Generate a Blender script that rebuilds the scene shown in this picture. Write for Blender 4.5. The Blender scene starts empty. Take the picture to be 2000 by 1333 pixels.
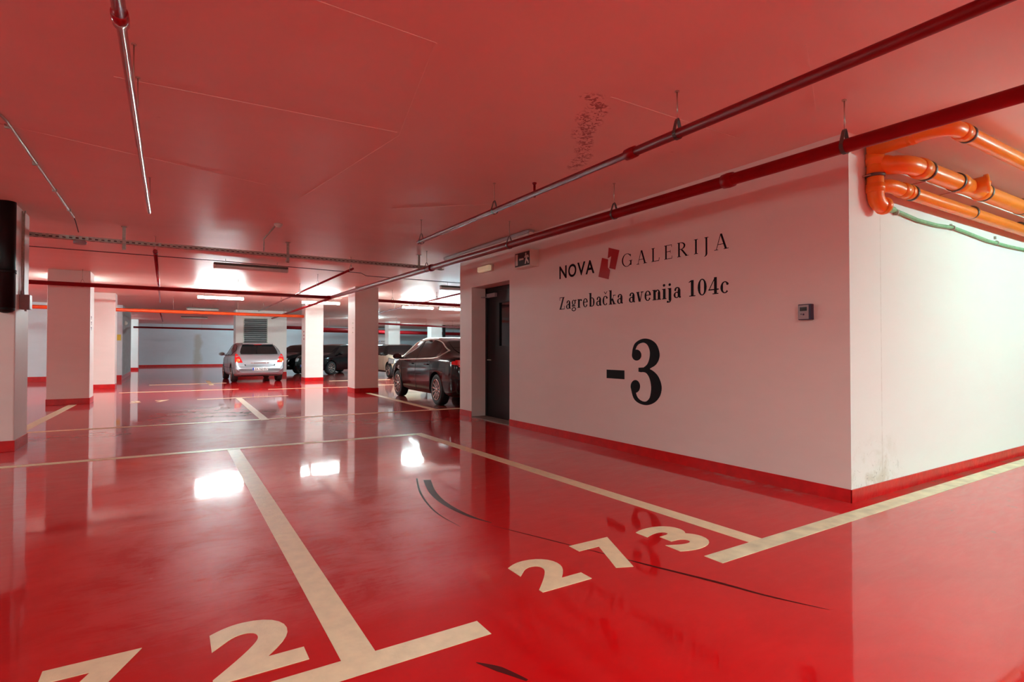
import bpy, bmesh, math, random
from mathutils import Vector, Matrix
from mathutils.bvhtree import BVHTree
random.seed(7)
R = math.radians
S = bpy.context.scene
COL = S.collection

# ------------------------------------------------------------------ camera
F, YAW, PIT, CAMH = 1073.15, R(31.85), R(0.831), 1.215
cam_d = bpy.data.cameras.new('camera'); cam = bpy.data.objects.new('camera', cam_d); COL.objects.link(cam)
cam_d.sensor_width = 36; cam_d.lens = 36 * F / 2000; cam_d.clip_end = 200; cam_d.clip_start = 0.05
cam.location = (0, 0, CAMH)
cam.rotation_euler = (R(90) + PIT, 0, -YAW)
S.camera = cam
# ------------------------------------------------------------------ world, exposure
w = bpy.data.worlds.new('world'); S.world = w; w.use_nodes = True
w.node_tree.nodes['Background'].inputs[0].default_value = (0.8, 0.85, 1, 1)
w.node_tree.nodes['Background'].inputs[1].default_value = 0.0
S.view_settings.view_transform = 'Standard'; S.view_settings.look = 'None'
S.view_settings.gamma = 1; S.view_settings.use_curve_mapping = False
S.view_settings.exposure = 0.0
S.cycles.max_bounces = 14; S.cycles.diffuse_bounces = 8; S.cycles.glossy_bounces = 6
S.cycles.use_denoising = True
S.cycles.sample_clamp_indirect = 6
LAMP_ON = (0.80, 1.0, 0.98)      # cool white tubes
LAMP_WARM = (0.52, 1.0, 0.94)
LAMP_BLUE = (0.55, 0.92, 1.0)
LIT = 230.0                     # strength of a lit tube

# ------------------------------------------------------------------ pixel helper (photo measurements -> real coordinates)
_fw = Vector((math.sin(YAW) * math.cos(PIT), math.cos(YAW) * math.cos(PIT), math.sin(PIT)))
_rt = Vector((math.cos(YAW), -math.sin(YAW), 0)); _up = _rt.cross(_fw)
def at(px, py, ax, v):
    d = _fw + _rt * ((px - 1000) / F) + _up * ((666.5 - py) / F)
    c = Vector((0, 0, CAMH)); t = (v - c[ax]) / d[ax]
    return c + d * t
CEIL = 2.942
WX, WY, WE = 4.563, 2.281, 9.17      # sign wall plane, lit wall plane, far end of the sign wall

# ------------------------------------------------------------------ materials
def mat(name, col, rough=0.5, metal=0.0, spec=0.5, noise=0.0, nscale=6.0, bump=0.0, bscale=30.0, coat=0.0, emit=None, estr=0.0, rvar=0.0):
    m = bpy.data.materials.new(name); m.use_nodes = True
    nt = m.node_tree; b = nt.nodes['Principled BSDF']
    b.inputs['Base Color'].default_value = (*col, 1); b.inputs['Roughness'].default_value = rough
    b.inputs['Metallic'].default_value = metal; b.inputs['Specular IOR Level'].default_value = spec
    b.inputs['Coat Weight'].default_value = coat; b.inputs['Coat Roughness'].default_value = 0.04
    tc = nt.nodes.new('ShaderNodeTexCoord')
    if noise or rvar:
        n = nt.nodes.new('ShaderNodeTexNoise'); n.inputs['Scale'].default_value = nscale; n.inputs['Detail'].default_value = 5
        nt.links.new(tc.outputs['Object'], n.inputs['Vector'])
        if noise:
            r = nt.nodes.new('ShaderNodeMapRange'); r.inputs[1].default_value = 0.3; r.inputs[2].default_value = 0.7
            r.inputs[3].default_value = 1 - noise; r.inputs[4].default_value = 1 + noise * 0.5
            nt.links.new(n.outputs[0], r.inputs[0])
            hs = nt.nodes.new('ShaderNodeHueSaturation'); hs.inputs['Color'].default_value = (*col, 1)
            nt.links.new(r.outputs[0], hs.inputs['Value']); nt.links.new(hs.outputs[0], b.inputs['Base Color'])
        if rvar:
            r2 = nt.nodes.new('ShaderNodeMapRange'); r2.inputs[1].default_value = 0.3; r2.inputs[2].default_value = 0.7
            r2.inputs[3].default_value = max(0.02, rough - rvar); r2.inputs[4].default_value = rough + rvar
            nt.links.new(n.outputs[0], r2.inputs[0]); nt.links.new(r2.outputs[0], b.inputs['Roughness'])
    if bump:
        n2 = nt.nodes.new('ShaderNodeTexNoise'); n2.inputs['Scale'].default_value = bscale; n2.inputs['Detail'].default_value = 4
        nt.links.new(tc.outputs['Object'], n2.inputs['Vector'])
        bp = nt.nodes.new('ShaderNodeBump'); bp.inputs['Strength'].default_value = bump; bp.inputs['Distance'].default_value = 0.01
        nt.links.new(n2.outputs[0], bp.inputs['Height']); nt.links.new(bp.outputs[0], b.inputs['Normal'])
    if emit:
        b.inputs['Emission Color'].default_value = (*emit, 1); b.inputs['Emission Strength'].default_value = estr
    return m

def mixc(nt, fac, a, b):
    m = nt.nodes.new('ShaderNodeMix'); m.data_type = 'RGBA'
    for s, v in ((m.inputs[0], fac), (m.inputs[6], a), (m.inputs[7], b)):
        if hasattr(v, 'is_linked') or hasattr(v, 'node'): nt.links.new(v, s)
        elif isinstance(v, tuple): s.default_value = (*v, 1)
        else: s.default_value = v
    return m.outputs[2]
def math_(nt, op, a, b=None, c=None, clamp=False):
    m = nt.nodes.new('ShaderNodeMath'); m.operation = op; m.use_clamp = clamp
    for i, v in enumerate((a, b, c)):
        if v is None: continue
        if hasattr(v, 'node'): nt.links.new(v, m.inputs[i])
        else: m.inputs[i].default_value = v
    return m.outputs[0]
def mapr(nt, v, a, b, c, d):
    r = nt.nodes.new('ShaderNodeMapRange'); nt.links.new(v, r.inputs[0])
    for i, x in enumerate((a, b, c, d)): r.inputs[i + 1].default_value = x
    return r.outputs[0]
def noise(nt, vec, scale, detail=4, rough=0.5, dist=0.0, mapping=None):
    if mapping:
        mp = nt.nodes.new('ShaderNodeMapping'); mp.inputs['Scale'].default_value = mapping; nt.links.new(vec, mp.inputs[0]); vec = mp.outputs[0]
    n = nt.nodes.new('ShaderNodeTexNoise'); n.inputs['Scale'].default_value = scale; n.inputs['Detail'].default_value = detail
    n.inputs['Roughness'].default_value = rough; n.inputs['Distortion'].default_value = dist
    nt.links.new(vec, n.inputs['Vector']); return n.outputs[0]

# red epoxy floor: glossy, worn, scuffed
def floor_mat():
    m = bpy.data.materials.new('red_epoxy_floor'); m.use_nodes = True; nt = m.node_tree; b = nt.nodes['Principled BSDF']
    tc = nt.nodes.new('ShaderNodeTexCoord').outputs['Object']
    big = noise(nt, tc, 0.35, 3); mid = noise(nt, tc, 2.2, 6, 0.65, 0.6)
    scr = noise(nt, tc, 3.0, 6, 0.75, 1.2, (1.0, 5.0, 1.0)); fine = noise(nt, tc, 40, 5, 0.6)
    wear = math_(nt, 'MULTIPLY', mapr(nt, big, .45, .65, 0, 1), mapr(nt, scr, .5, .75, 0, 1), clamp=True)
    c = mixc(nt, mapr(nt, mid, .3, .7, 0, 1), (.50, .0012, .003), (.60, .0016, .0035))
    c = mixc(nt, math_(nt, 'MULTIPLY', wear, .14), c, (.45, .22, .22))
    spots = noise(nt, tc, 9, 3, .5)
    c = mixc(nt, mapr(nt, spots, .74, .78, 0, .35), c, (.6, .25, .22))
    sx = nt.nodes.new('ShaderNodeSeparateXYZ'); nt.links.new(tc, sx.inputs[0]); X, Y = sx.outputs[0], sx.outputs[1]
    sc_ = math_(nt, 'MULTIPLY', mapr(nt, X, 4.38, 4.50, 0, 1), math_(nt, 'MULTIPLY', math_(nt, 'LESS_THAN', X, 4.56), math_(nt, 'MULTIPLY', mapr(nt, Y, 2.5, 2.8, 0, 1), mapr(nt, Y, 3.9, 3.3, 0, 1))))
    c = mixc(nt, math_(nt, 'MULTIPLY', sc_, mapr(nt, noise(nt, tc, 5, 5, .6), .48, .60, 0, .8)), c, (.42, .30, .26))
    # dark grit and flakes lying in the lit bay by the corner
    gm = math_(nt, 'MULTIPLY', mapr(nt, X, 4.0, 5.2, 0, 1), mapr(nt, Y, 2.35, 2.2, 0, 1))
    c = mixc(nt, math_(nt, 'MULTIPLY', gm, mapr(nt, noise(nt, tc, 11, 4, .6, .5), .66, .70, 0, .7)), c, (.12, .05, .04))
    gb = math_(nt, 'MULTIPLY', mapr(nt, X, 4.5, 4.8, 0, 1), math_(nt, 'MULTIPLY', mapr(nt, Y, 2.12, 2.2, 0, 1), mapr(nt, noise(nt, tc, 3, 5, .6), .4, .6, .2, .8)))
    c = mixc(nt, gb, c, (.24, .13, .09))
    nt.links.new(c, b.inputs['Base Color'])
    r = mapr(nt, scr, .35, .75, .07, .17)
    r = math_(nt, 'ADD', r, math_(nt, 'MULTIPLY', wear, .10))
    r = math_(nt, 'ADD', r, math_(nt, 'MULTIPLY', mapr(nt, big, .4, .7, 0, 1), .05))
    nt.links.new(math_(nt, 'ADD', math_(nt, 'MULTIPLY', r, 1.3), .26), b.inputs['Roughness']); b.inputs['IOR'].default_value = 1.45
    lane = math_(nt, 'MULTIPLY', mapr(nt, math_(nt, 'ABSOLUTE', math_(nt, 'SUBTRACT', X, .65)), .2, 1.25, 1, 0), mapr(nt, Y, 2.4, 3.4, 0, 1))
    nt.links.new(math_(nt, 'ADD', .05, math_(nt, 'MULTIPLY', lane, mapr(nt, math_(nt, 'MULTIPLY', scr, mid), .18, .34, .05, 1.1))), b.inputs['Specular IOR Level'])
    b.inputs['Coat Weight'].default_value = .9; b.inputs['Coat IOR'].default_value = 1.5; nt.links.new(math_(nt, 'MULTIPLY', r, .40), b.inputs['Coat Roughness'])
    bp = nt.nodes.new('ShaderNodeBump'); bp.inputs['Strength'].default_value = .10; bp.inputs['Distance'].default_value = .004
    hgt = math_(nt, 'ADD', noise(nt, tc, 7, 3), math_(nt, 'MULTIPLY', fine, .12))
    nt.links.new(hgt, bp.inputs['Height']); nt.links.new(bp.outputs[0], b.inputs['Normal']); nt.links.new(bp.outputs[0], b.inputs['Coat Normal'])
    return m

def wall_mat(name, base=(.82, .77, .71), rough=.55, dirt=.10):
    m = bpy.data.materials.new(name); m.use_nodes = True; nt = m.node_tree; b = nt.nodes['Principled BSDF']
    tc = nt.nodes.new('ShaderNodeTexCoord').outputs['Object']
    n = noise(nt, tc, 1.6, 7, .6, .3, (1, 1, 3.0)); s = noise(nt, tc, 10, 4, .7, 1.5, (1.0, 1.0, .5))
    c = mixc(nt, mapr(nt, n, .35, .75, 0, dirt * 2), base, (base[0] * .80, base[1] * .80, base[2] * .78))
    c = mixc(nt, mapr(nt, s, .70, .78, 0, dirt), c, (.35, .33, .30))
    nt.links.new(c, b.inputs['Base Color']); b.inputs['Roughness'].default_value = rough
    bp = nt.nodes.new('ShaderNodeBump'); bp.inputs['Strength'].default_value = .25; bp.inputs['Distance'].default_value = .006
    nt.links.new(noise(nt, tc, 5, 7, .6), bp.inputs['Height']); nt.links.new(bp.outputs[0], b.inputs['Normal'])
    return m

def ceil_mat():
    m = bpy.data.materials.new('ceiling_paint'); m.use_nodes = True; nt = m.node_tree; b = nt.nodes['Principled BSDF']
    tc = nt.nodes.new('ShaderNodeTexCoord').outputs['Object']
    n = noise(nt, tc, .9, 5, .6, .4, (1.0, 2.2, 1)); fine = noise(nt, tc, 14, 6, .65)
    base = (.83, .71, .63)
    c = mixc(nt, mapr(nt, n, .35, .7, 0, .22), base, (.73, .60, .52))
    # flaking patch: a narrow band from (2.40,2.80) to (3.28,4.13)
    sx = nt.nodes.new('ShaderNodeSeparateXYZ'); nt.links.new(tc, sx.inputs[0]); X, Y = sx.outputs[0], sx.outputs[1]
    ux, uy = .551, .834
    dx = math_(nt, 'SUBTRACT', X, 2.43); dy = math_(nt, 'SUBTRACT', Y, 2.83)
    al = math_(nt, 'ADD', math_(nt, 'MULTIPLY', dx, ux), math_(nt, 'MULTIPLY', dy, uy))
    ac = math_(nt, 'ABSOLUTE', math_(nt, 'ADD', math_(nt, 'SUBTRACT', math_(nt, 'MULTIPLY', dx, uy), math_(nt, 'MULTIPLY', dy, ux)),
               mapr(nt, noise(nt, tc, 3.5, 3), .3, .7, -.06, .06)))
    band = math_(nt, 'MULTIPLY', mapr(nt, ac, .06, .10, 1, 0), math_(nt, 'MULTIPLY', mapr(nt, al, -.02, .05, 0, 1), mapr(nt, al, 1.45, 1.62, 1, 0)))
    fl = noise(nt, tc, 22, 3, .6, 1.0)
    dark = math_(nt, 'MULTIPLY', band, mapr(nt, fl, .50, .54, 0, 1)); lite = math_(nt, 'MULTIPLY', band, mapr(nt, noise(nt, tc, 60, 2), .62, .66, 0, 1))
    c = mixc(nt, math_(nt, 'MULTIPLY', dark, .85), c, (.28, .12, .10)); c = mixc(nt, lite, c, (.95, .9, .87))
    # small brown spots
    sp = noise(nt, tc, 5, 2, .5)
    c = mixc(nt, mapr(nt, sp, .80, .82, 0, .5), c, (.3, .18, .15))
    nt.links.new(c, b.inputs['Base Color'])
    nt.links.new(mapr(nt, n, .3, .7, .38, .50), b.inputs['Roughness'])
    bp = nt.nodes.new('ShaderNodeBump'); bp.inputs['Strength'].default_value = .30; bp.inputs['Distance'].default_value = .01
    h1 = math_(nt, 'ADD', noise(nt, tc, 1.1, 4, .5, .5, (.6, 3.0, 1)), math_(nt, 'MULTIPLY', fine, .10))
    h1 = math_(nt, 'ADD', h1, math_(nt, 'MULTIPLY', math_(nt, 'MULTIPLY', band, fl), .9))
    nt.links.new(h1, bp.inputs['Height']); nt.links.new(bp.outputs[0], b.inputs['Normal'])
    return m

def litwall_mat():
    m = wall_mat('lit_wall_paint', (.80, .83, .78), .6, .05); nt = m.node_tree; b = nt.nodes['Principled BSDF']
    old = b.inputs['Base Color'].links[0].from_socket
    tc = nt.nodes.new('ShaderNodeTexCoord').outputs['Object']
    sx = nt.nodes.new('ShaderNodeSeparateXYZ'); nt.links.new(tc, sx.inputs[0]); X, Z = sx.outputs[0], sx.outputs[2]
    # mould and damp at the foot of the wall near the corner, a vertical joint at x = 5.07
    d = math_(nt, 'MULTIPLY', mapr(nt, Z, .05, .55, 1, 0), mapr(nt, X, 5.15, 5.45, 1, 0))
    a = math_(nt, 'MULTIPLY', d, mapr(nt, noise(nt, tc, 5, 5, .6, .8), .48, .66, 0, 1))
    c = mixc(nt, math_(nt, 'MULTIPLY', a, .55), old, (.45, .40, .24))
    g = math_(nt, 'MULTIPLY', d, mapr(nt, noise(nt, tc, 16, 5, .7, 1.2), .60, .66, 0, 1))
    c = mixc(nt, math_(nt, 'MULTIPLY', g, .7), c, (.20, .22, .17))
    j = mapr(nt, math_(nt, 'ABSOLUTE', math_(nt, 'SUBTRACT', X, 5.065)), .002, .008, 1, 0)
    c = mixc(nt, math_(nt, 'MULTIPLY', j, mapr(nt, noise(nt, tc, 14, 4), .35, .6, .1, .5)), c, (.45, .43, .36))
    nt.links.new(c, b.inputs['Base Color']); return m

def far_mat():
    m = wall_mat('far_wall_paint', (.66, .72, .76), .6, .12); nt = m.node_tree; b = nt.nodes['Principled BSDF']
    old = b.inputs['Base Color'].links[0].from_socket; tc = nt.nodes.new('ShaderNodeTexCoord').outputs['Object']
    sx = nt.nodes.new('ShaderNodeSeparateXYZ'); nt.links.new(tc, sx.inputs[0])
    q = at(386, 660, 1, 44.8); d = math_(nt, 'ABSOLUTE', math_(nt, 'SUBTRACT', math_(nt, 'ADD', sx.outputs[0], mapr(nt, noise(nt, tc, 2, 3), .3, .7, -.1, .1)), q.x))
    k = math_(nt, 'MULTIPLY', mapr(nt, d, .10, .32, 1, 0), mapr(nt, sx.outputs[2], 2.35, 2.15, 0, .6))
    nt.links.new(mixc(nt, k, old, (.42, .38, .28)), b.inputs['Base Color']); return m
M = dict(
 farw=far_mat(),
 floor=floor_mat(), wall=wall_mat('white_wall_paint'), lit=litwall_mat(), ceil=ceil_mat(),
 pillar=wall_mat('pillar_paint', (.82, .78, .73), .5, .12), grime=wall_mat('grimy_concrete', (.42, .41, .40), .7, .5),
 grey=wall_mat('grey_wall_paint', (.66, .72, .76), .6, .12),
 red=mat('red_base_paint', (.60, .004, .006), .28, noise=.2, nscale=9, bump=.3, bscale=25),
 line=mat('cream_line_paint', (.80, .66, .42), .42, noise=.10, nscale=14, bump=.2, bscale=60),
 line2=mat('worn_line_paint', (.72, .66, .44), .5, noise=.28, nscale=7, bump=.2, bscale=60),
 pipe=mat('red_pipe_enamel', (.24, .0025, .006), .42, spec=.22, noise=.15, nscale=4),
 shine=mat('glossy_red_enamel', (.30, .012, .02), .20, spec=.6, noise=.15, coat=.6),
 orange=mat('orange_pvc', (.90, .235, .02), .33, noise=.10, nscale=5, coat=.1),
 zinc=mat('galvanised_steel', (.46, .50, .43), .42, metal=.35, noise=.2, nscale=30),
 rod=mat('threaded_steel', (.55, .50, .42), .35, metal=.9), rubber=mat('black_rubber', (.012, .012, .013), .65, noise=.2, nscale=40),
 blackpipe=mat('black_plastic_pipe', (.005, .0055, .006), .45, spec=.2), green=mat('green_conduit', (.22, .50, .26), .5, noise=.2, nscale=18),
 black=mat('black_vinyl', (.006, .005, .007), .6, spec=.15), logo=mat('logo_red', (.42, .006, .012), .45),
 door=mat('black_door_paint', (.008, .007, .009), .42, spec=.25, noise=.2, nscale=3), glass=mat('dark_glass', (.008, .011, .012), .05, spec=.42),
 mglass=mat('mirror_glass', (.4, .42, .45), .05, metal=1), plastic=mat('white_plastic', (.72, .70, .62), .4, noise=.06), grayp=mat('grey_plastic', (.38, .37, .38), .45, noise=.1),
 darkfix=mat('dark_lamp_housing', (.11, .12, .10), .5, noise=.2), offtube=mat('unlit_diffuser', (.85, .87, .82), .25, noise=.08),
 signblk=mat('sign_black', (.004, .009, .007), .3), screen=mat('reader_screen', (.004, .004, .006), .15), blue=mat('dark_blue_case', (.020, .016, .05), .35),
 amber=mat('amber_plastic', (.85, .78, .55), .35, emit=(.9, .8, .5), estr=.22), threshold=mat('threshold_concrete', (.22, .20, .17), .7, noise=.3),
 louver=mat('louvre_metal', (.30, .34, .34), .4, metal=.5, noise=.1), darkvoid=mat('duct_dark', (.01, .012, .013), .8),
 yellow=mat('yellow_sign', (.75, .55, .05), .5), cable=mat('grey_cable', (.10, .09, .09), .6),
 silver=mat('silver_car_paint', (.33, .36, .39), .28, metal=.5, coat=.6), blackcar=mat('black_car_paint', (.006, .006, .008), .15, coat=.28, spec=.25),
 cream=mat('cream_car_paint', (.74, .66, .50), .2, coat=.9), whitecar=mat('white_car_paint', (.75, .77, .76), .25, coat=.8),
 clampm=mat('dark_steel_clamp', (.13, .13, .12), .4, metal=.6), trimline=mat('bright_trim', (.70, .66, .58), .25, metal=.3), reddrain=mat('orange_red_pvc', (.80, .085, .012), .28, noise=.1), mark=mat('tyre_mark_rubber', (.075, .004, .004), .5, spec=.08),
 chrome=mat('chrome', (.75, .75, .74), .10, metal=1), alloy=mat('alloy_wheel', (.62, .60, .56), .22, metal=.8), darkplast=mat('dark_trim', (.012, .012, .013), .5),
 redlens=mat('red_lens', (.65, .01, .012), .1, coat=1, emit=(1, .02, .02), estr=.12), orangelens=mat('amber_lens', (.75, .22, .05), .12, coat=1), clear=mat('clear_lens', (.55, .58, .60), .08, metal=.4, coat=1),
 plate=mat('plate_white', (.80, .80, .78), .4), plateblue=mat('plate_blue', (.03, .08, .5), .4), seam=mat('seam_dark', (.004, .004, .004), .6),
)
def lampmat(name, col, s): return mat(name, (.9, .9, .9), .4, emit=col, estr=s)
M['on'] = lampmat('lit_tube_cool', LAMP_ON, LIT); M['onw'] = lampmat('lit_tube_by_wall', LAMP_WARM, LIT * 1.0); M['onb'] = lampmat('lit_tube_blue', LAMP_BLUE, LIT * 2.2)
M['on1'] = lampmat('added_tube_overhead', LAMP_ON, LIT * 1.5); M['on3'] = lampmat('added_tube_strong', LAMP_ON, LIT * 1.7); M['on2'] = lampmat('lit_tube_dimmer', LAMP_ON, LIT * .6); M['onv'] = lampmat('lit_tube_bright', LAMP_ON, LIT * 1.9)

# ------------------------------------------------------------------ mesh helpers
class MB:
    def __init__(s): s.bm = bmesh.new()
    def box(s, a, b, bev=0.0):
        a = Vector(a); b = Vector(b); lo = Vector(map(min, a, b)); hi = Vector(map(max, a, b))
        r = bmesh.ops.create_cube(s.bm, size=1.0); vs = r['verts']
        for v in vs: v.co = Vector((lo[i] + (v.co[i] + .5) * (hi[i] - lo[i]) for i in range(3)))
        if bev:
            es = list({e for v in vs for e in v.link_edges})
            bmesh.ops.bevel(s.bm, geom=es, offset=bev, segments=2, affect='EDGES', profile=.6)
        return s
    def ring(s, c, n, r, seg, ref=None):
        n = n.normalized(); u = ref if ref is not None else (Vector((0, 0, 1)) if abs(n.z) < .9 else Vector((1, 0, 0)))
        a = n.cross(u).normalized(); b = n.cross(a)
        return [s.bm.verts.new(c + (a * math.cos(t) + b * math.sin(t)) * r) for t in [2 * math.pi * i / seg for i in range(seg)]]
    def bridge(s, A, B):
        k = len(A)
        for i in range(k):
            f = s.bm.faces.new((A[i], A[(i + 1) % k], B[(i + 1) % k], B[i])); f.smooth = True
    def tube(s, pts, r, seg=12, cap=True):
        pts = [Vector(p) for p in pts]; rs = r if isinstance(r, (list, tuple)) else [r] * len(pts); prev = None; first = None; ref = None
        for i, p in enumerate(pts):
            d = (pts[min(i + 1, len(pts) - 1)] - pts[max(i - 1, 0)])
            if d.length < 1e-9: d = pts[-1] - pts[0]
            d.normalize()
            if ref is None: ref = Vector((0, 0, 1)) if abs(d.z) < .9 else Vector((1, 0, 0))
            ref = (ref - d * ref.dot(d)); ref = ref.normalized() if ref.length > 1e-4 else Vector((0, 1, 0))
            R_ = s.ring(p, d, rs[i], seg, ref)
            if prev: s.bridge(prev, R_)
            else: first = R_
            prev = R_
        if cap: s.bm.faces.new(first[::-1]); s.bm.faces.new(prev)
        return s
    def lathe(s, prof, c, axis, seg=32):   # prof: (dist along axis, radius)
        c = Vector(c); axis = Vector(axis).normalized(); prev = None; first = None
        for d, r in prof:
            R_ = s.ring(c + axis * d, axis, max(r, 1e-4), seg)
            if prev: s.bridge(prev, R_)
            else: first = R_
            prev = R_
        s.bm.faces.new(first[::-1]); s.bm.faces.new(prev); return s
    def poly(s, pts, ext=None):
        vs = [s.bm.verts.new(Vector(p)) for p in pts]
        try: f = s.bm.faces.new(vs)
        except ValueError: return s
        if ext is not None:
            r = bmesh.ops.extrude_face_region(s.bm, geom=[f]); nv = [g for g in r['geom'] if isinstance(g, bmesh.types.BMVert)]
            bmesh.ops.translate(s.bm, verts=nv, vec=Vector(ext))
        return s
    def build(s, name, m, parent=None, world=True, smooth=False):
        if parent is not None and world:
            loc = parent.matrix_basis.translation
            pp = parent.parent
            while pp: loc = loc + pp.matrix_basis.translation; pp = pp.parent
            bmesh.ops.translate(s.bm, verts=s.bm.verts, vec=-loc)
        bmesh.ops.recalc_face_normals(s.bm, faces=s.bm.faces)
        me = bpy.data.meshes.new(name); s.bm.to_mesh(me); s.bm.free()
        if smooth:
            for p in me.polygons: p.use_smooth = True
        me.materials.append(M[m] if isinstance(m, str) else m)
        o = bpy.data.objects.new(name, me); COL.objects.link(o)
        if parent is not None: o.parent = parent
        return o
def tag(o, label, cat=None, group=None, kind=None):
    if label: o['label'] = label
    if cat: o['category'] = cat
    if group: o['group'] = group
    if kind: o['kind'] = kind
    return o
def thing(name, label, cat, loc=(0, 0, 0), rz=0, group=None):
    o = bpy.data.objects.new(name, None); COL.objects.link(o); o.empty_display_size = .1
    o.location = loc; o.rotation_euler = (0, 0, rz); return tag(o, label, cat, group)
def struct(name, mb, m, label=None): return tag(mb.build(name, m), label, kind='structure')

# ------------------------------------------------------------------ the shell
XL, XR, YB, YF = -13.0, 27.0, -7.0, 45.0
struct('floor', MB().box((XL, YB, -.2), (XR, YF, 0)), 'floor', 'glossy red epoxy garage floor')
struct('ceiling', MB().box((XL, YB, CEIL), (XR, YF, CEIL + .2)), 'ceil', 'painted concrete ceiling glowing pink from the floor')
struct('wall_far', MB().box((XL, YF - .2, 0), (XR, YF, CEIL)), 'farw', 'grey wall closing the garage at the far end')
struct('wall_left', MB().box((XL, YB, 0), (XL + .2, YF - .2, CEIL)), 'wall')
struct('wall_behind', MB().box((XL + .2, YB, 0), (XR - .2, YB + .2, CEIL)), 'wall')
struct('wall_outer_right', MB().box((XR - .2, YB, 0), (XR, YF - .2, CEIL)), 'wall')
struct('baseboard_far', MB().box((XL + .2, YF - .22, 0), (XR - .2, YF - .2, .13)), 'red')
# wall with the lettering, with its door opening
D0, D1, DZ, TH = 7.42, 8.71, 2.31, .40
o = MB(); o.box((WX, WY, 0), (WX + TH, D0, CEIL)); o.box((WX, D1, 0), (WX + TH, WE, CEIL)); o.box((WX, D0, DZ), (WX + TH, D1, CEIL))
struct('wall_sign', o, 'wall', 'white wall carrying the lettering and the black door')
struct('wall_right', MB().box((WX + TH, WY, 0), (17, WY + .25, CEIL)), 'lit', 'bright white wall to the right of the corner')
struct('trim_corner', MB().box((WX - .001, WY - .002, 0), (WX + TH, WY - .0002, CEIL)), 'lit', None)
struct('wall_block_back', MB().box((WX + TH, WE - .25, 0), (17, WE, CEIL)), 'wall')
struct('wall_block_end', MB().box((16.8, WY + .25, 0), (17, WE - .25, CEIL)), 'wall')
struct('baseboard_sign', MB().box((WX - .008, WY - .008, 0), (WX, D0, .105)), 'red', 'dark red painted band at the foot of the lettered wall')
struct('baseboard_sign_end', MB().box((WX - .008, D1, 0), (WX, WE, .105)), 'red')
struct('baseboard_right', MB().box((WX - .008, WY - .012, 0), (17, WY - .002, .105)), 'red', 'bright red painted band at the foot of the bright wall')
struct('baseboard_end', MB().box((WX, WE, 0), (17, WE + .008, .105)), 'red')
# lobby behind the door
struct('wall_lobby', MB().box((WX + TH + 1.2, WY + .25, 0), (WX + TH + 1.3, WE - .25, CEIL)), 'wall')
# left-hand block far back, and the bright column beyond it
BX0, BY0 = -1.62, 26.4
struct('wall_block_left', MB().box((XL + .2, BY0, 0), (BX0, BY0 + .3, CEIL)), 'grey', 'grey wall far back on the left')
struct('wall_block_side', MB().box((BX0 - .3, BY0 + .3, 0), (BX0, 32.0, CEIL)), 'grime', 'grimy side of the far left wall')
struct('baseboard_left', MB().box((XL + .2, BY0 - .01, 0), (BX0, BY0, .19)), 'red')
struct('baseboard_block_side', MB().box((BX0, BY0 + .3, 0), (BX0 + .01, 32, .15)), 'red')
# ceiling formwork joints: thin raised seams of paint
def seam(n, a, b, w_=.006):
    a = Vector((*a, CEIL)); b = Vector((*b, CEIL)); d = (b - a).normalized(); s_ = Vector((-d.y, d.x, 0)) * w_; z = Vector((0, 0, -.0025))
    struct('trim_%d' % n, MB().poly([a + s_, b + s_, b - s_, a - s_], z), 'ceil', 'raised paint seam on the ceiling')
seam(1, (-.32, 4.27), (1.52, 4.18), .0035); seam(2, (1.26, 2.84), (1.56, 4.23)); seam(3, (1.56, 4.23), (1.25, 6.6)); seam(4, (.56, 2.80), (1.26, 2.84))
seam(5, (2.55, 2.82), (3.95, 2.83)); seam(6, (2.3, 6.5), (3.3, 5.6), .004); seam(7, (-1.2, 5.6), (1.0, 6.3), .003); seam(8, (3.05, 1.75), (3.95, 2.2))

# ------------------------------------------------------------------ pillars
def pillar(x0, x1, y0, y1, label, bh=.13, mark=None):
    t = thing('concrete_pillar', label, 'pillar', ((x0 + x1) / 2, (y0 + y1) / 2, 0), group='square concrete pillars')
    MB().box((x0, y0, 0), (x1, y1, CEIL), .012).build('column_shaft', 'pillar', t)
    MB().box((x0 - .008, y0 - .008, 0), (x1 + .008, y1 + .008, bh), .004).build('base_band', 'red', t)
    return t
P_near = pillar(-2.25, -1.57, 8.66, 9.36, 'nearest pillar at the left edge, black downpipe on its face')
P_L2 = pillar(-2.26, -1.52, 15.28, 15.98, 'pillar behind the nearest left one, dim pink front and bright right edge')
P_L3 = pillar(-2.12, -1.46, 20.9, 21.6, 'brightly lit pillar just right of the dim left one')
P_R4 = pillar(4.30, 4.96, 15.1, 15.8, 'dim pink pillar left of the black car, bright strip down its left edge')
P_R3 = pillar(4.32, 4.98, 21.75, 22.45, 'bright white pillar between the silver car and the dark parked cars')
P_F1 = pillar(11.55, 12.3, 33.2, 33.9, 'small distant pale pillar above the cream car roof', mark=1)
P_F2 = pillar(15.9, 16.75, 36.6, 37.3, 'small distant pale pillar above the black car, dark pipe on its right')
pillar(-3.1, -1.62 + .02, 38.6, 39.3, 'far bluish-white pillar at the left end of the far grey wall')
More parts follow.
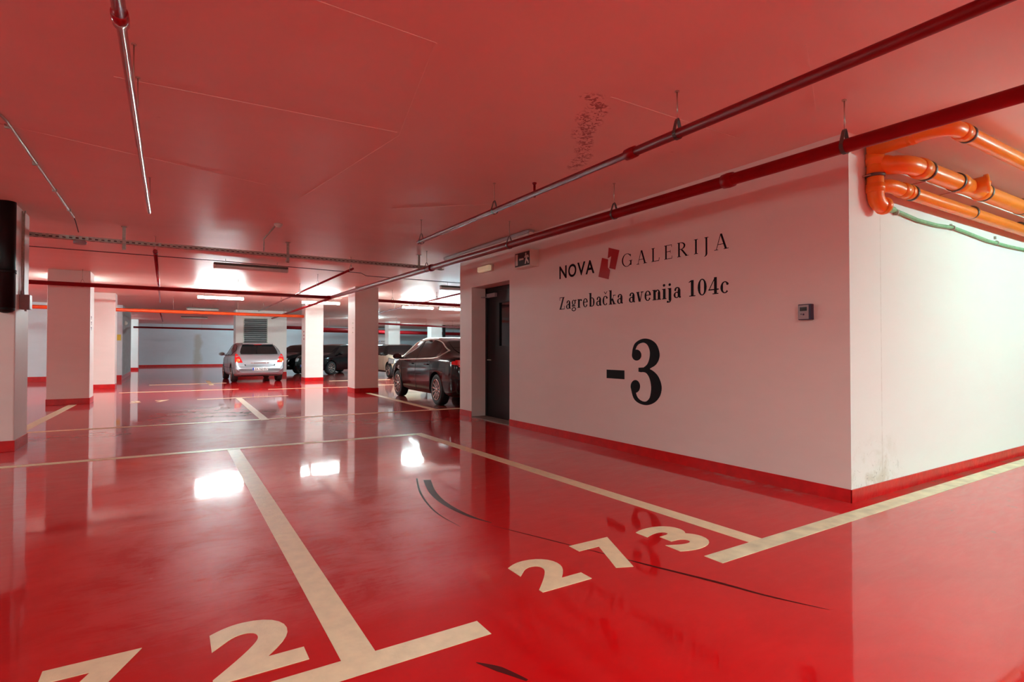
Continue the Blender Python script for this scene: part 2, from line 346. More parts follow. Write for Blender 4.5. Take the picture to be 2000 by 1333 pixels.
# small stencilled numbers on the pillars' lit sides
def pmark(x, y, z, label):
    t = MB()
    for k in range(3): t.box((x, y, z - k * .12), (x + .003, y + .07, z - k * .12 - .03)); t.box((x, y + .02, z - k * .12 - .03), (x + .003, y + .05, z - k * .12 - .075))
    return t
pmark(-1.52, 15.45, 1.95, '').build('stencil_mark', 'black', P_L2, True)
mm = MB()
for k in range(3): mm.box((4.297, 15.25, 1.95 - k * .13), (4.30, 15.36, 1.92 - k * .13))
mm.build('stencil_mark', 'rod', P_R4)
mm = MB()
for k in range(3): mm.box((4.317, 21.95, 1.9 - k * .14), (4.32, 22.1, 1.85 - k * .14))
mm.build('stencil_mark', 'logo', P_R3)

# ventilation block with louvre
VX0, VX1, VY = 2.42, 4.52, 26.9
t = thing('ventilation_shaft', 'pale block with a dark slatted louvre behind the silver car', 'shaft', ((VX0 + VX1) / 2, VY + .5, 0))
MB().box((VX0, VY, 0), (VX1, VY + .9, CEIL)).build('shaft_wall', 'pillar', t)
MB().box((VX0 - .01, VY - .01, 0), (VX1 + .01, VY + .9, .17)).build('base_band', 'red', t)
la = at(477, 623, 1, VY); lb = at(521, 672, 1, VY)
lz0, lz1 = lb.z - .25, la.z
lv = MB().box((la.x - .03, VY - .03, lz0), (la.x, VY, lz1)).box((lb.x, VY - .03, lz0), (lb.x + .03, VY, lz1)).box((la.x - .03, VY - .03, lz1), (lb.x + .03, VY, lz1 + .03)).build('louvre_frame', 'zinc', t)
MB().box((la.x, VY - .004, lz0), (lb.x, VY - .001, lz1)).build('louvre_backing', 'darkvoid', lv)
sl = MB(); n = 15
for k in range(n):
    z = lz0 + (lz1 - lz0) * (k + .5) / n
    sl.poly([(la.x, VY - .035, z - .035), (lb.x, VY - .035, z - .035), (lb.x, VY - .006, z + .012), (la.x, VY - .006, z + .012)], (0, 0, .012))
sl.build('slats', 'louver', lv)

# ------------------------------------------------------------------ floor markings
def strip(a, b, w_, z=.003):
    a = Vector((*a, 0)); b = Vector((*b, 0)); d = (b - a).normalized(); s_ = Vector((-d.y, d.x, 0)) * (w_ / 2)
    return [a + s_, b + s_, b - s_, a - s_], Vector((0, 0, z))
MARKN = [0]
def mark(label, segs, m='line', group='painted bay lines', z=.0012):
    mb = MB(); MARKN[0] += 1; z += MARKN[0] * .0004
    for i, (a, b, w_) in enumerate(segs):
        p, e = strip(a, b, w_, z - i * .0002); mb.poly(p, e)
    return tag(mb.build('parking_line', m), label, 'floor marking', group)
mark('near cream T-shaped bay line between the two painted bay numbers', [((.64, 2.12), (.655, 7.50), .135), ((.10, 2.115), (1.17, 2.115), .13)])
mark('long cream bay line running from the right T end towards the black car', [((3.16, 2.1), (3.02, 7.40), .13)])
mark('long front line passing the wall corner, its left end beside the digit 3', [((2.665, 2.092), (9.2, 2.135), .125)], 'line2')
mark('thin cream line closing the near bays across the left', [((-6, 7.72), (3.08, 7.38), .12)])
mark('thin pale line crossing the driveway to the foot of the sign wall end', [((-6, 10.75), (8, 9.95), .11)])
mark('diagonal-looking bay line between the far T and the thin crossing line', [((1.38, 10.2), (1.44, 15.1), .13), ((.55, 15.2), (2.6, 15.2), .12)])
mark('bay line running up to the dim pink pillar beside the black car', [((4.50, 10.1), (4.62, 14.95), .13)])
mark('bay line running from the left wall side to the second left pillar', [((-1.88, 10.6), (-1.80, 15.2), .14)])
mark('far pale line across the bright red strip of floor', [((-1.2, 18.6), (1.75, 18.45), .13)])
mark('faint far line in front of the bright pillar', [((2.5, 17.9), (5.5, 17.6), .12)])
mark('short far bay line left of the silver car', [((1.18, 21.0), (1.2, 24.0), .14)])
mark('farthest dashed pale line before the silver car', [((-.6, 22.1), (1.7, 22.0), .13)])
mark('farthest pale line seen between the bright and the dim pillar', [((5.1, 21.3), (7.4, 21.1), .12)])
mark('pale line at the foot of the black car seen past the pillar', [((5.2, 18.1), (7.6, 17.9), .12)])

def tyre(label, pts, wds):
    P_ = [at(x, y, 2, 0) for x, y in pts]; Q = []
    for i in range(len(P_) - 1):        # smooth the run of the mark
        p0 = P_[max(i - 1, 0)]; p1, p2 = P_[i], P_[i + 1]; p3 = P_[min(i + 2, len(P_) - 1)]
        for k in range(8):
            t_ = k / 8; Q.append((.5 * ((2 * p1) + (p2 - p0) * t_ + (2 * p0 - 5 * p1 + 4 * p2 - p3) * t_ ** 2 + (-p0 + 3 * p1 - 3 * p2 + p3) * t_ ** 3), wds[i] + (wds[i + 1] - wds[i]) * t_))
    Q.append((P_[-1], wds[-1])); mb = MB(); L_, R_ = [], []
    for i, (p, wd) in enumerate(Q):
        d = (Q[min(i + 1, len(Q) - 1)][0] - Q[max(i - 1, 0)][0]).normalized(); n_ = Vector((-d.y, d.x, 0)) * wd / 2
        L_.append(mb.bm.verts.new(p + n_ + Vector((0, 0, .0006)))); R_.append(mb.bm.verts.new(p - n_ + Vector((0, 0, .0006))))
    for i in range(len(Q) - 1): mb.bm.faces.new((L_[i], L_[i + 1], R_[i + 1], R_[i]))
    return tag(mb.build('tyre_mark', 'mark'), label, 'tyre mark')
tyre('dark curved tyre mark starting near the bay line corner', [(834, 938), (845, 962), (870, 985), (915, 1008), (960, 1022)], [.07, .06, .05, .035, .008])
tyre('long thin dark scrape running under the number 273 towards the lower right', [(960, 1027), (1060, 1052), (1190, 1085), (1280, 1108), (1400, 1138), (1500, 1165), (1620, 1192)], [.004, .010, .008, .020, .026, .018, .003])
tyre('faint thin tyre arc left of the dark curved one', [(814, 935), (822, 965), (850, 1000), (900, 1030)], [.014, .018, .012, .003])
tyre('short black scuff at the bottom centre edge', [(930, 1295), (975, 1308), (1030, 1330)], [.004, .035, .012])

# digits
def text_obj(txt, size, off, name='lettering'):
    c = bpy.data.curves.new('txt', 'FONT'); c.body = txt; c.size = size; c.offset = off; c.resolution_u = 6
    o = bpy.data.objects.new('txt', c); COL.objects.link(o)
    dg = bpy.context.evaluated_depsgraph_get(); me = bpy.data.meshes.new_from_object(o.evaluated_get(dg))
    bpy.data.objects.remove(o); return me
def digit_mesh(ch):
    me = text_obj(ch, 1, .042); xs = [v.co.x for v in me.vertices]; ys = [v.co.y for v in me.vertices]
    return me, min(xs), max(xs), min(ys), max(ys)
def floor_digit(ch, x0, x1, y0, y1, parent, skew=0):
    me, a, b, c, d = digit_mesh(ch); bm = bmesh.new(); bm.from_mesh(me)
    for v in bm.verts:
        fx = (v.co.x - a) / (b - a); fy = (v.co.y - c) / (d - c); v.co = Vector((x0 + fx * (x1 - x0) + skew * fy, y0 + fy * (y1 - y0), 0))
    r = bmesh.ops.extrude_face_region(bm, geom=bm.faces[:])
    for f_ in bm.faces: f_.smooth = False
    bmesh.ops.translate(bm, verts=[g for g in r['geom'] if isinstance(g, bmesh.types.BMVert)], vec=(0, 0, .003))
    mb = MB(); mb.bm.free(); mb.bm = bm; return mb.build('digit', 'line', parent)
t = thing('bay_number', 'cream painted number 273 beside the long front line', 'number', (2.25, 2.45, 0), group='painted bay numbers')
floor_digit('2', 1.585, 1.90, 2.26, 2.65, t); floor_digit('7', 2.09, 2.40, 2.26, 2.70, t); floor_digit('3', 2.605, 2.93, 2.25, 2.69, t)
t = thing('bay_number', 'cream painted number cut by the bottom edge, its 7 and 2 in view', 'number', (-.2, 2.5, 0), group='painted bay numbers')
floor_digit('2', -.87, -.56, 2.29, 2.70, t); floor_digit('7', -.40, -.09, 2.26, 2.70, t); floor_digit('2', .14, .47, 2.26, 2.71, t)
t = thing('bay_number', 'tiny far bay number right of the second left pillar', 'number', (-.3, 16.2, 0), group='painted bay numbers')
g0 = at(255, 786, 2, 0); g1 = at(276, 785, 2, 0); floor_digit('2', g0.x, g1.x, g0.y - .3, g0.y + .2, t)
g0 = at(303, 784, 2, 0); g1 = at(330, 783, 2, 0); floor_digit('7', g0.x, g1.x, g0.y - .3, g0.y + .2, t)

# ------------------------------------------------------------------ lettering on the sign wall (own glyphs)
class Glyphs:
    """collects flat strokes in (u right, v up) and lays them on the wall plane x = WX"""
    def __init__(s): s.mb = MB(); s.n = 0
    def P(s, pts, o):
        ou, ov, su, sv = o; s.n += 1; dx = WX - .0015 - (s.n % 7) * .00012
        pl = [(dx, -(ou + p[0] * su), ov + p[1] * sv) for p in pts]
        s.mb.poly(pl)
    def rect(s, o, x0, y0, x1, y1): s.P([(x0, y0), (x1, y0), (x1, y1), (x0, y1)], o)
    def diag(s, o, x0, y0, x1, y1, w_): s.P([(x0 - w_ / 2, y0), (x0 + w_ / 2, y0), (x1 + w_ / 2, y1), (x1 - w_ / 2, y1)], o)
    def arc(s, o, cx, cy, rx, ry, a0, a1, wh, wv, n=20):
        for i in range(n):
            q = []
            for a, sg in ((a0 + (a1 - a0) * i / n, 0), (a0 + (a1 - a0) * (i + 1.25 * (i < n - 1) + (i == n - 1)) / n if i < n - 1 else a1, 0)):
                c_, s_ = math.cos(R(a)), math.sin(R(a)); th = wv + (wh - wv) * abs(c_) ** 1.5
                q.append(((cx + rx * c_, cy + ry * s_), (cx + (rx - th) * c_, cy + (ry - th * (wv / wh if 0 else 1)) * s_)))
            s.P([q[0][0], q[1][0], q[1][1], q[0][1]], o)
    def ball(s, o, x, y, r): s.P([(x + r * math.cos(2 * math.pi * i / 14), y + r * math.sin(2 * math.pi * i / 14)) for i in range(14)], o)
def gl_light(g, ch, o):      # light roman capitals, cap height 1, returns advance
    W_, T = .115, .042
    def stem(x, y0=0, y1=1, s0=True, s1=True):
        g.rect(o, x - W_ / 2, y0, x + W_ / 2, y1)
        if s0: g.rect(o, x - .13, y0, x + .13, y0 + T)
        if s1: g.rect(o, x - .13, y1 - T, x + .13, y1)
    if ch == 'G':
        g.arc(o, .45, .5, .45, .52, 40, 318, W_, .04); g.rect(o, .74, .08, .74 + W_, .45); g.rect(o, .64, .45 - T, .92, .45); g.rect(o, .76, .72, .80, .93); return .95
    if ch == 'A':
        g.diag(o, .40, 1.03, .12, 0, .045); g.diag(o, .42, 1.03, .72, 0, W_ * 1.1); g.rect(o, .22, .33, .62, .33 + T)
        g.rect(o, .0, 0, .24, T); g.rect(o, .58, 0, .88, T); return .88
    if ch == 'L':
        stem(.15); g.rect(o, .15, 0, .62, T * 1.1); g.P([(.58, 0), (.62, 0), (.66, .24), (.62, .24)], o); return .66
    if ch == 'E':
        stem(.15); g.rect(o, .15, 0, .60, T); g.rect(o, .15, 1 - T, .58, 1); g.rect(o, .15, .51, .48, .51 + T)
        g.rect(o, .58, 0, .61, .2); g.rect(o, .555, .82, .585, 1); g.rect(o, .46, .42, .49, .62); return .62
    if ch == 'R':
        stem(.15); g.arc(o, .28, .75, .32, .25, -90, 90, W_, T); g.rect(o, .15, 1 - T, .30, 1); g.rect(o, .15, .5, .3, .5 + T); g.diag(o, .34, .5, .70, 0, W_ * 1.15); g.rect(o, .60, 0, .84, T * .8); return .84
    if ch == 'I': stem(.15); return .3
    if ch == 'J': stem(.2, -.12, 1, False, True); g.arc(o, .06, -.12, .187, .16, -90, 0, W_, .04); return .36
    return .4
def gl_bold(g, ch, o):       # condensed bold serif; x-height .68, cap 1
    W_, T, X_ = .18, .055, .68
    def stem(x, y0, y1, s0=1, s1=1, wid=None):
        q = (wid or W_) / 2; g.rect(o, x - q, y0, x + q, y1)
        if s0: g.rect(o, x - q - .06, y0, x + q + .06, y0 + T)
        if s1: g.rect(o, x - q - .06, y1 - T, x + q, y1)
    if ch == 'Z': g.rect(o, .03, 1 - T, .56, 1); g.rect(o, .0, 0, .58, T); g.diag(o, .10, 0, .46, 1, .17); g.rect(o, .03, .74, .07, 1); g.rect(o, .54, 0, .58, .28); return .66
    if ch == 'a':
        stem(.38, .04, .52, 0, 0); g.arc(o, .26, .50, .195, .19, 0, 165, .14, T * 1.2); g.ball(o, .13, .50, .062)
        g.arc(o, .22, .19, .20, .20, 60, 300, .13, T); g.rect(o, .22, .34, .38, .34 + T); g.arc(o, .44, .08, .09, .09, 200, 320, .04, .05); g.rect(o, .3, .04, .5, .08); return .54
    if ch == 'g':
        g.arc(o, .23, .47, .20, .21, 0, 360, .12, T); g.arc(o, .24, -.07, .24, .16, 0, 360, .09, .06); g.rect(o, .10, .15, .40, .24); g.arc(o, .16, .2, .12, .1, 90, 250, .05, .05); g.ball(o, .46, .62, .055); g.rect(o, .34, .6, .48, .64); return .56
    if ch == 'r': stem(.14, 0, X_); g.arc(o, .33, .46, .16, .21, 60, 170, .07, .07); g.ball(o, .38, .58, .075); return .48
    if ch == 'e': g.arc(o, .25, .34, .24, .35, 25, 330, .14, T); g.rect(o, .08, .36, .46, .36 + T); g.arc(o, .25, .34, .24, .35, 5, 40, .12, T); return .55
    if ch == 'b': stem(.14, 0, 1.04, 0, 1); g.arc(o, .28, .34, .25, .35, -115, 115, .15, T); g.rect(o, .07, 0, .14, T); return .60
    if ch == 'c' or ch == 'č':
        g.arc(o, .26, .34, .25, .35, 50, 315, .15, T); g.ball(o, .40, .53, .072)
        if ch == 'č': g.P([(.12, 1.0), (.18, 1.0), (.28, .86), (.28, .78)], o); g.P([(.44, 1.0), (.38, 1.0), (.28, .86), (.28, .78)], o)
        return .53
    if ch == 'k': stem(.14, 0, 1.04); g.diag(o, .22, .26, .44, X_, .05); g.diag(o, .46, 0, .28, .42, .16); g.rect(o, .34, X_ - T, .58, X_); g.rect(o, .34, 0, .60, T); return .62
    if ch == 'v': g.diag(o, .27, 0, .11, X_, .16); g.diag(o, .29, 0, .45, X_, .055); g.rect(o, .0, X_ - T, .25, X_); g.rect(o, .35, X_ - T, .56, X_); return .57
    if ch == 'n': stem(.14, 0, X_); stem(.46, 0, .50, 1, 0); g.arc(o, .355, .46, .18, .22, 0, 150, .14, .06); return .62
    if ch == 'i': stem(.15, 0, X_); g.ball(o, .14, .90, .088); return .32
    if ch == 'j': stem(.16, -.1, X_, 0, 1); g.arc(o, .07, -.08, .165, .18, -90, 0, .14, .05); g.ball(o, .01, -.19, .07); g.ball(o, .15, .90, .088); return .33
    if ch == '1': g.rect(o, .16, 0, .33, 1); g.rect(o, .05, 0, .44, T); g.P([(.16, 1), (.16, .90), (.03, .86), (.03, .90)], o); return .50
    if ch == '0': g.arc(o, .29, .5, .27, .51, 0, 360, .16, T); return .60
    if ch == '4': g.rect(o, .33, 0, .49, 1); g.rect(o, .0, .24, .60, .24 + T * 1.3); g.diag(o, .03, .26, .40, 1, .055); g.rect(o, .24, 0, .58, T); return .62
    return .32
def fit(fn, txt, y_l, y_r, z0, capH, parent, track=0.0):
    # widths measured on a scratch pass
    adv = []; tmp = Glyphs()
    for ch in txt: adv.append(fn(tmp, ch, (0, 0, .001, .001)) + track)
    tmp.mb.bm.free(); tot = sum(adv) - track; su = (y_l - y_r) / tot
    u = -y_l
    for ch, a in zip(txt, adv):
        if ch != ' ': g = Glyphs(); fn(g, ch, (u, z0, su, capH)); g.mb.build('letter', 'black', parent)
        u += a * su
t = thing('wall_lettering', 'NOVA GALERIJA lettering with a red block emblem between the words', 'lettering', (WX, 4.7, 2.2))
cuts = [(6.10, 5.935), (5.90, 5.725), (5.705, 5.54), (5.535, 5.36)]
for ch, (ya_, yb_) in zip('NOVA', cuts):
    me = text_obj(ch, 1, .02); bm = bmesh.new(); bm.from_mesh(me); bpy.data.meshes.remove(me)
    xs = [v.co.x for v in bm.verts]; ys = [v.co.y for v in bm.verts]; a, b, c, d = min(xs), max(xs), min(ys), max(ys)
    for v in bm.verts: v.co = Vector((WX - .002, ya_ - (v.co.x - a) / (b - a) * (ya_ - yb_), 2.18 + (v.co.y - c) / (d - c) * .175))
    mb = MB(); mb.bm.free(); mb.bm = bm; mb.build('letter', 'black', t)
fit(gl_light, 'GALERIJA', 4.86, 3.385, 2.187, .152, t, .34)
lg = MB()
def wp(px, py):
    q = at(px, py, 0, WX); return (WX - .002, q.y, q.z)
lg.poly([wp(*p) for p in [(1189, 484), (1210, 489), (1202, 527), (1190, 524), (1194, 501), (1187, 499), (1186, 503)][:5] + [(1187, 505)]])
lg.poly([wp(*p) for p in [(1176, 504), (1188, 507), (1187.5, 523), (1192, 528), (1189, 546), (1169, 541)]])
tag(lg.build('emblem', 'logo', t), 'two interlocking dark red blocks')
t = thing('wall_lettering', 'Zagrebačka avenija 104c address line in bold black serif letters', 'lettering', (WX, 4.7, 1.8))
fit(gl_bold, 'Zagrebačka avenija 104c', 6.10, 3.375, 1.757, .168, t, .06)
t = thing('wall_lettering', 'large black minus 3 level number on the wall', 'lettering', (WX, 4.7, .9))
g = Glyphs(); q0 = wp(1185, 739); q1 = wp(1220, 723); g.mb.poly([(WX - .002, q0[1], q0[2] - .0), (WX - .002, q1[1], q0[2]), (WX - .002, q1[1], q0[2] + .105), (WX - .002, q0[1], q0[2] + .105)]); g.mb.build('minus_sign', 'black', t)
def cpt(x, y): return wp(1060 + x / 3.3325, 430 + y / 3.3325)
def crom(P_, n=6):
    out = []
    for i in range(len(P_) - 1):
        p0 = P_[max(i - 1, 0)]; p1, p2 = P_[i], P_[i + 1]; p3 = P_[min(i + 2, len(P_) - 1)]
        for k in range(n):
            t_ = k / n; out.append(tuple(.5 * (2 * p1[j] + (p2[j] - p0[j]) * t_ + (2 * p0[j] - 5 * p1[j] + 4 * p2[j] - p3[j]) * t_ ** 2 + (-p0[j] + 3 * p1[j] - 3 * p2[j] + p3[j]) * t_ ** 3) for j in (0, 1)))
    return out + [P_[-1]]
def band(mb, A_, B_, dz):
    A_, B_ = crom(A_), crom(B_)
    va = [mb.bm.verts.new(Vector(cpt(*p)) - Vector((dz, 0, 0))) for p in A_]; vb = [mb.bm.verts.new(Vector(cpt(*p)) - Vector((dz, 0, 0))) for p in B_]
    for i in range(len(va) - 1): mb.bm.faces.new((va[i], va[i + 1], vb[i + 1], vb[i]))
g = Glyphs()
band(g.mb, [(582, 880), (586, 840), (604, 800), (650, 774), (700, 778), (740, 808), (760, 860), (758, 905), (735, 945), (690, 972)],
     [(600, 880), (606, 842), (622, 812), (655, 799), (680, 812), (694, 840), (698, 870), (694, 905), (680, 940), (655, 962)], .0)
band(g.mb, [(665, 962), (715, 980), (755, 1022), (775, 1085), (765, 1145), (730, 1188), (680, 1206), (628, 1194), (592, 1160), (574, 1095)],
     [(640, 990), (672, 996), (695, 1030), (706, 1085), (703, 1130), (694, 1162), (672, 1182), (642, 1176), (616, 1150), (604, 1105)], .0002)
g.mb.poly([tuple(Vector(cpt(*p)) - Vector((.0004, 0, 0))) for p in [(624, 962), (700, 958), (700, 985), (640, 992), (624, 988)]])
for cx_, cy_, rx_, ry_, dz in ((612, 880, 31, 36, .0006), (604, 1084, 31, 42, .0008)):
    g.mb.poly([tuple(Vector(cpt(cx_ + rx_ * math.cos(2 * math.pi * i / 24), cy_ + ry_ * math.sin(2 * math.pi * i / 24))) - Vector((dz, 0, 0))) for i in range(24)])
g.mb.build('numeral_three', 'black', t)

# ------------------------------------------------------------------ door
t = thing('door_1', 'open black metal door with a glass pane, set deep in the lettered wall', None, (WX + .3, (D0 + D1) / 2, 0)); del t['label']; t['kind'] = 'structure'
dx = WX + .28
MB().box((dx, D0, 0), (dx + .08, D0 + .07, DZ)).box((dx, D1 - .07, 0), (dx + .08, D1, DZ)).box((dx, D0, DZ - .08), (dx + .08, D1, DZ)).build('door_frame', 'door', t)
gy0, gy1, gz0, gz1 = 7.62, 8.22, 1.27, 2.02
o = MB(); x0, x1 = dx + .01, dx + .06; a, b = D0 + .07, D1 - .07
o.box((x0, a, .01), (x1, b, gz0)); o.box((x0, a, gz1), (x1, b, DZ - .08)); o.box((x0, a, gz0), (x1, gy0, gz1)); o.box((x0, gy1, gz0), (x1, b, gz1))
leaf = o.build('door_leaf', 'door', t)
MB().box((x0 + .02, gy0, gz0), (x0 + .03, gy1, gz1)).build('door_glass', 'glass', leaf)
MB().box((x0 - .006, gy0 - .03, gz0 - .03), (x0, gy0, gz1 + .03)).box((x0 - .006, gy1, gz0 - .03), (x0, gy1 + .03, gz1 + .03)).box((x0 - .006, gy0, gz1), (x0, gy1, gz1 + .03)).box((x0 - .006, gy0, gz0 - .03), (x0, gy1, gz0)).build('glazing_bead', 'door', leaf)
MB().box((x0 - .05, 8.30, 2.13), (x0 - .002, 8.60, 2.20), .006).tube([(x0 - .03, 8.55, 2.14), (x0 - .12, 8.66, 2.14), (x0 - .03, 8.68, 2.14)], .008).build('door_closer', 'grayp', leaf)
MB().tube([(x0 - .002, b - .08, 1.02), (x0 - .05, b - .08, 1.02), (x0 - .05, b - .2, 1.02)], .010).build('door_handle', 'zinc', leaf)
struct('trim_threshold', MB().box((WX - .004, D0, 0), (WX + .28, D1, .012)), 'threshold', 'grey concrete threshold under the black door')

# emergency lamp and exit sign
t = thing('emergency_lamp', 'small cream emergency lamp above the black door', 'lamp', (WX, 8.15, 2.57))
ea = at(937, 534, 0, WX - .09); eb = at(967, 515, 0, WX - .03)
MB().box((WX - .03, 7.93, 2.52), (WX, 8.36, 2.63), .006).build('lamp_base', 'plastic', t)
MB().box((WX - .09, 7.95, 2.53), (WX - .03, 8.34, 2.62), .018).build('lamp_cover', 'amber', t)
t = thing('exit_sign', 'box sign with a white running figure and doorway on black', 'sign', (WX, 6.8, 2.56))
sx0 = WX - .15; s0, s1, z0, z1 = 6.60, 7.03, 2.425, 2.665
MB().box((sx0, s0, z0), (WX, s1, z1), .004).build('sign_box', 'plastic', t)
f = MB().box((sx0 - .004, s0 + .02, z0 + .02), (sx0, s1 - .02, z1 - .02)).build('sign_face', 'signblk', t)
def sp(u, v): return (sx0 - .006, s1 - .02 - u * (s1 - s0 - .04), z0 + .02 + v * (z1 - z0 - .04))
pic = MB()
pic.poly([sp(*p) for p in [(.04, .10), (.20, .10), (.20, .92), (.04, .92)]], (.002, 0, 0))
pic.poly([sp(*p) for p in [(.28, .50), (.36, .62), (.36, .56), (.60, .56), (.60, .44), (.36, .44), (.36, .38)]], (.002, 0, 0))
pic.poly([sp(*p) for p in [(.76 + .05 * math.cos(k * .63), .83 + .09 * math.sin(k * .63)) for k in range(10)]], (.002, 0, 0))
pic.poly([sp(*p) for p in [(.72, .74), (.92, .72), (.97, .55), (.92, .52), (.88, .62), (.84, .46), (.93, .30), (.97, .12), (.90, .10), (.85, .28), (.80, .34), (.76, .10), (.69, .10), (.74, .42), (.76, .60), (.68, .54), (.66, .60)]], (.002, 0, 0))
pic.build('exit_pictogram', 'plastic', f)
# card reader
t = thing('card_reader', 'small dark blue card reader with grey front on the lettered wall', 'card reader', (WX, 2.6, 1.52))
r0, r1, z0, z1 = 2.565, 2.675, 1.46, 1.592
MB().box((WX - .045, r0, z0), (WX, r1, z1), .004).build('reader_case', 'blue', t)
f = MB().box((WX - .049, r0 + .018, z0 + .006), (WX - .045, r1 - .006, z1 - .008), .0015).build('reader_front', 'grayp', t)
MB().box((WX - .051, r0 + .032, z0 + .075), (WX - .049, r1 - .018, z1 - .025)).build('reader_screen', 'screen', f)
MB().tube([(WX - .0495, 2.625, 1.505), (WX - .052, 2.625, 1.505)], .008, 14).tube([(WX - .0495, 2.645, 1.508), (WX - .052, 2.645, 1.508)], .005, 10).build('reader_button', 'blue', f)

# ------------------------------------------------------------------ pipes
def hanger(p, r, parent, pear=True):       # pear clamp, rod and ceiling anchor around a pipe centred at p
    x, y, z = p
    h = MB().tube([(x, y, z + r + .06), (x, y, CEIL)], .005, 8).tube([(x, y, CEIL - .006), (x, y, CEIL)], .016, 12).build('hanger_rod', 'rod', parent)
    c = MB()
    prof = [(r + .004) * 1.0]
    pts = []
    for k in range(17):
        a = -90 + 360 * k / 16; xx = math.cos(R(a)) * (r + .004); zz = math.sin(R(a)) * (r + .004)
        if zz > 0: zz = zz * 1.0 + (zz / (r + .004)) ** 2 * .065; xx *= .55 + .45 * (1 - max(0, math.sin(R(a))))
        pts.append((x + xx, z + zz))
    for (x0, z0), (x1, z1) in zip(pts, pts[1:]):
        c.poly([(x0, y - .013, z0), (x1, y - .013, z1), (x1, y + .013, z1), (x0, y + .013, z0)], Vector((-(z1 - z0), 0, (x1 - x0))).normalized() * -.003)
    c.build('pipe_clamp', 'clampm', parent)
def pipe_run(name, label, pts, r, m='pipe', cat='pipe', coup=(), hang=(), group=None, seg=20):
    t = thing(name, label, cat, tuple(pts[0]), group=group)
    MB().tube(pts, r, seg).build('pipe_body', m, t)
    a = Vector(pts[0]); b = Vector(pts[-1]); d = (b - a)
    for f_ in coup:
        c = a + d * f_; dn = d.normalized()
        MB().lathe([(-.05, (r if not isinstance(r, list) else r[0]) * 1.03), (-.048, (r if not isinstance(r, list) else r[0]) * 1.22), (.0, (r if not isinstance(r, list) else r[0]) * 1.30), (.048, (r if not isinstance(r, list) else r[0]) * 1.22), (.05, (r if not isinstance(r, list) else r[0]) * 1.03)], c, dn, 20).build('coupling', m, t)
    for f_ in hang:
        c = a + d * f_; hanger(c, (r if not isinstance(r, list) else r[0]), t)
    return t
def fr(a, b, y): return (y - a[1]) / (b[1] - a[1])
A = (4.09, -5.0, 2.62); B = (3.70, 15.25, 2.62)
pipe_run('sprinkler_pipe', 'thick red pipe running along the top of the lettered wall', [A, B], .048, coup=(fr(A, B, 2.92), fr(A, B, 8.8)), hang=[fr(A, B, y) for y in (-2.5, 2.0, 4.28, 6.3, 9.0)])
A2 = (2.93, -5.0, 2.655); B2 = (2.83, 6.95, 2.655); J = fr(A2, B2, 2.95)
t = pipe_run('sprinkler_pipe', 'thinner red pipe hanging under the ceiling left of the thick one', [A2, Vector(A2).lerp(Vector(B2), J), Vector(A2).lerp(Vector(B2), J + .0001), B2], [.033, .033, .026, .026], coup=(J,), hang=[fr(A2, B2, y) for y in (-1.8, 2.52, 4.93, 6.85)])
MB().tube([(2.97, 4.37, 2.68), (2.97, 4.37, 2.80)], .012, 10).lathe([(0, .012), (.01, .022), (.02, .022), (.022, .008)], (2.97, 4.37, 2.80), (0, 0, 1), 12).build('sprinkler_head', 'pipe', t)
A3 = (-.19, -4.5, 2.65); B3 = (-.20, 6.9, 2.65)
t = pipe_run('sprinkler_pipe', 'slim red pipe overhead on the left with a silver shine', [A3, Vector(A3).lerp(Vector(B3), fr(A3, B3, 2.9)), Vector(A3).lerp(Vector(B3), fr(A3, B3, 2.905)), Vector(A3).lerp(Vector(B3), fr(A3, B3, 4.67)), Vector(A3).lerp(Vector(B3), fr(A3, B3, 4.68)), B3], [.027, .027, .021, .021, .017, .017], 'shine', coup=(fr(A3, B3, 2.9),))
for y in (3.75, 4.2, 6.6):
    MB().tube([(-.19, y, 2.66), (-.19, y, CEIL)], .004, 8).tube([(-.19, y, CEIL - .005), (-.19, y, CEIL)], .014, 10).build('hanger_rod', 'rod', t)
A4 = (-.21, 9.9, 2.70); B4 = (-.29, 20.6, 2.70)
pipe_run('sprinkler_pipe', 'slim red pipe continuing beyond the cable tray on the left', [A4, B4], [.028, .020], 'shine', hang=(0.01, .6))
A5 = (-.35, 24, 2.62); B5 = (-.35, 33, 2.62)
pipe_run('sprinkler_pipe', 'short far red branch pipe before the grey wall', [A5, B5], .022, hang=(.5,))
A6 = (2.86, 10.2, 2.705); B6 = (2.92, 23.5, 2.705)
pipe_run('sprinkler_pipe', 'slim branch pipe with white shine between tray and bright pillar', [A6, B6], .022, 'shine', hang=(.01, .22, .38, .6, .9))
A7 = (-9, 14.7, 2.61); B7 = (3.70, 15.25, 2.61)
pipe_run('sprinkler_pipe', 'red cross pipe passing in front of the lit tube', [A7, B7], .045, coup=(.40, .995), hang=(.35, .58, .82))
A8 = (4.97, 15.45, 2.61); B8 = (14, 16.5, 2.61)
pipe_run('sprinkler_pipe', 'red cross pipe right of the dim pillar above the black car', [A8, B8], .045, hang=(.06, .3))
A9 = (3.70, 15.3, 2.60); B9 = (3.9, 27.0, 2.60)
pipe_run('sprinkler_pipe', 'red pipe running on past the bright pillar to the shaft', [A9, B9], .036, hang=(.3, .7))
A10 = (-12, 19.5, 2.42); B10 = (4.30, 22.0, 2.46)
pipe_run('drain_pipe', 'orange-red horizontal pipe above the silver car', [A10, B10], .055, 'reddrain', coup=(.5,), hang=(.62, .74, .86))
pipe_run('sprinkler_pipe', 'dark thin pipe in front of the far grey wall', [(-1.5, 31.5, 2.25), (4.2, 33.2, 2.25)], .045, hang=(.2, .5, .9))
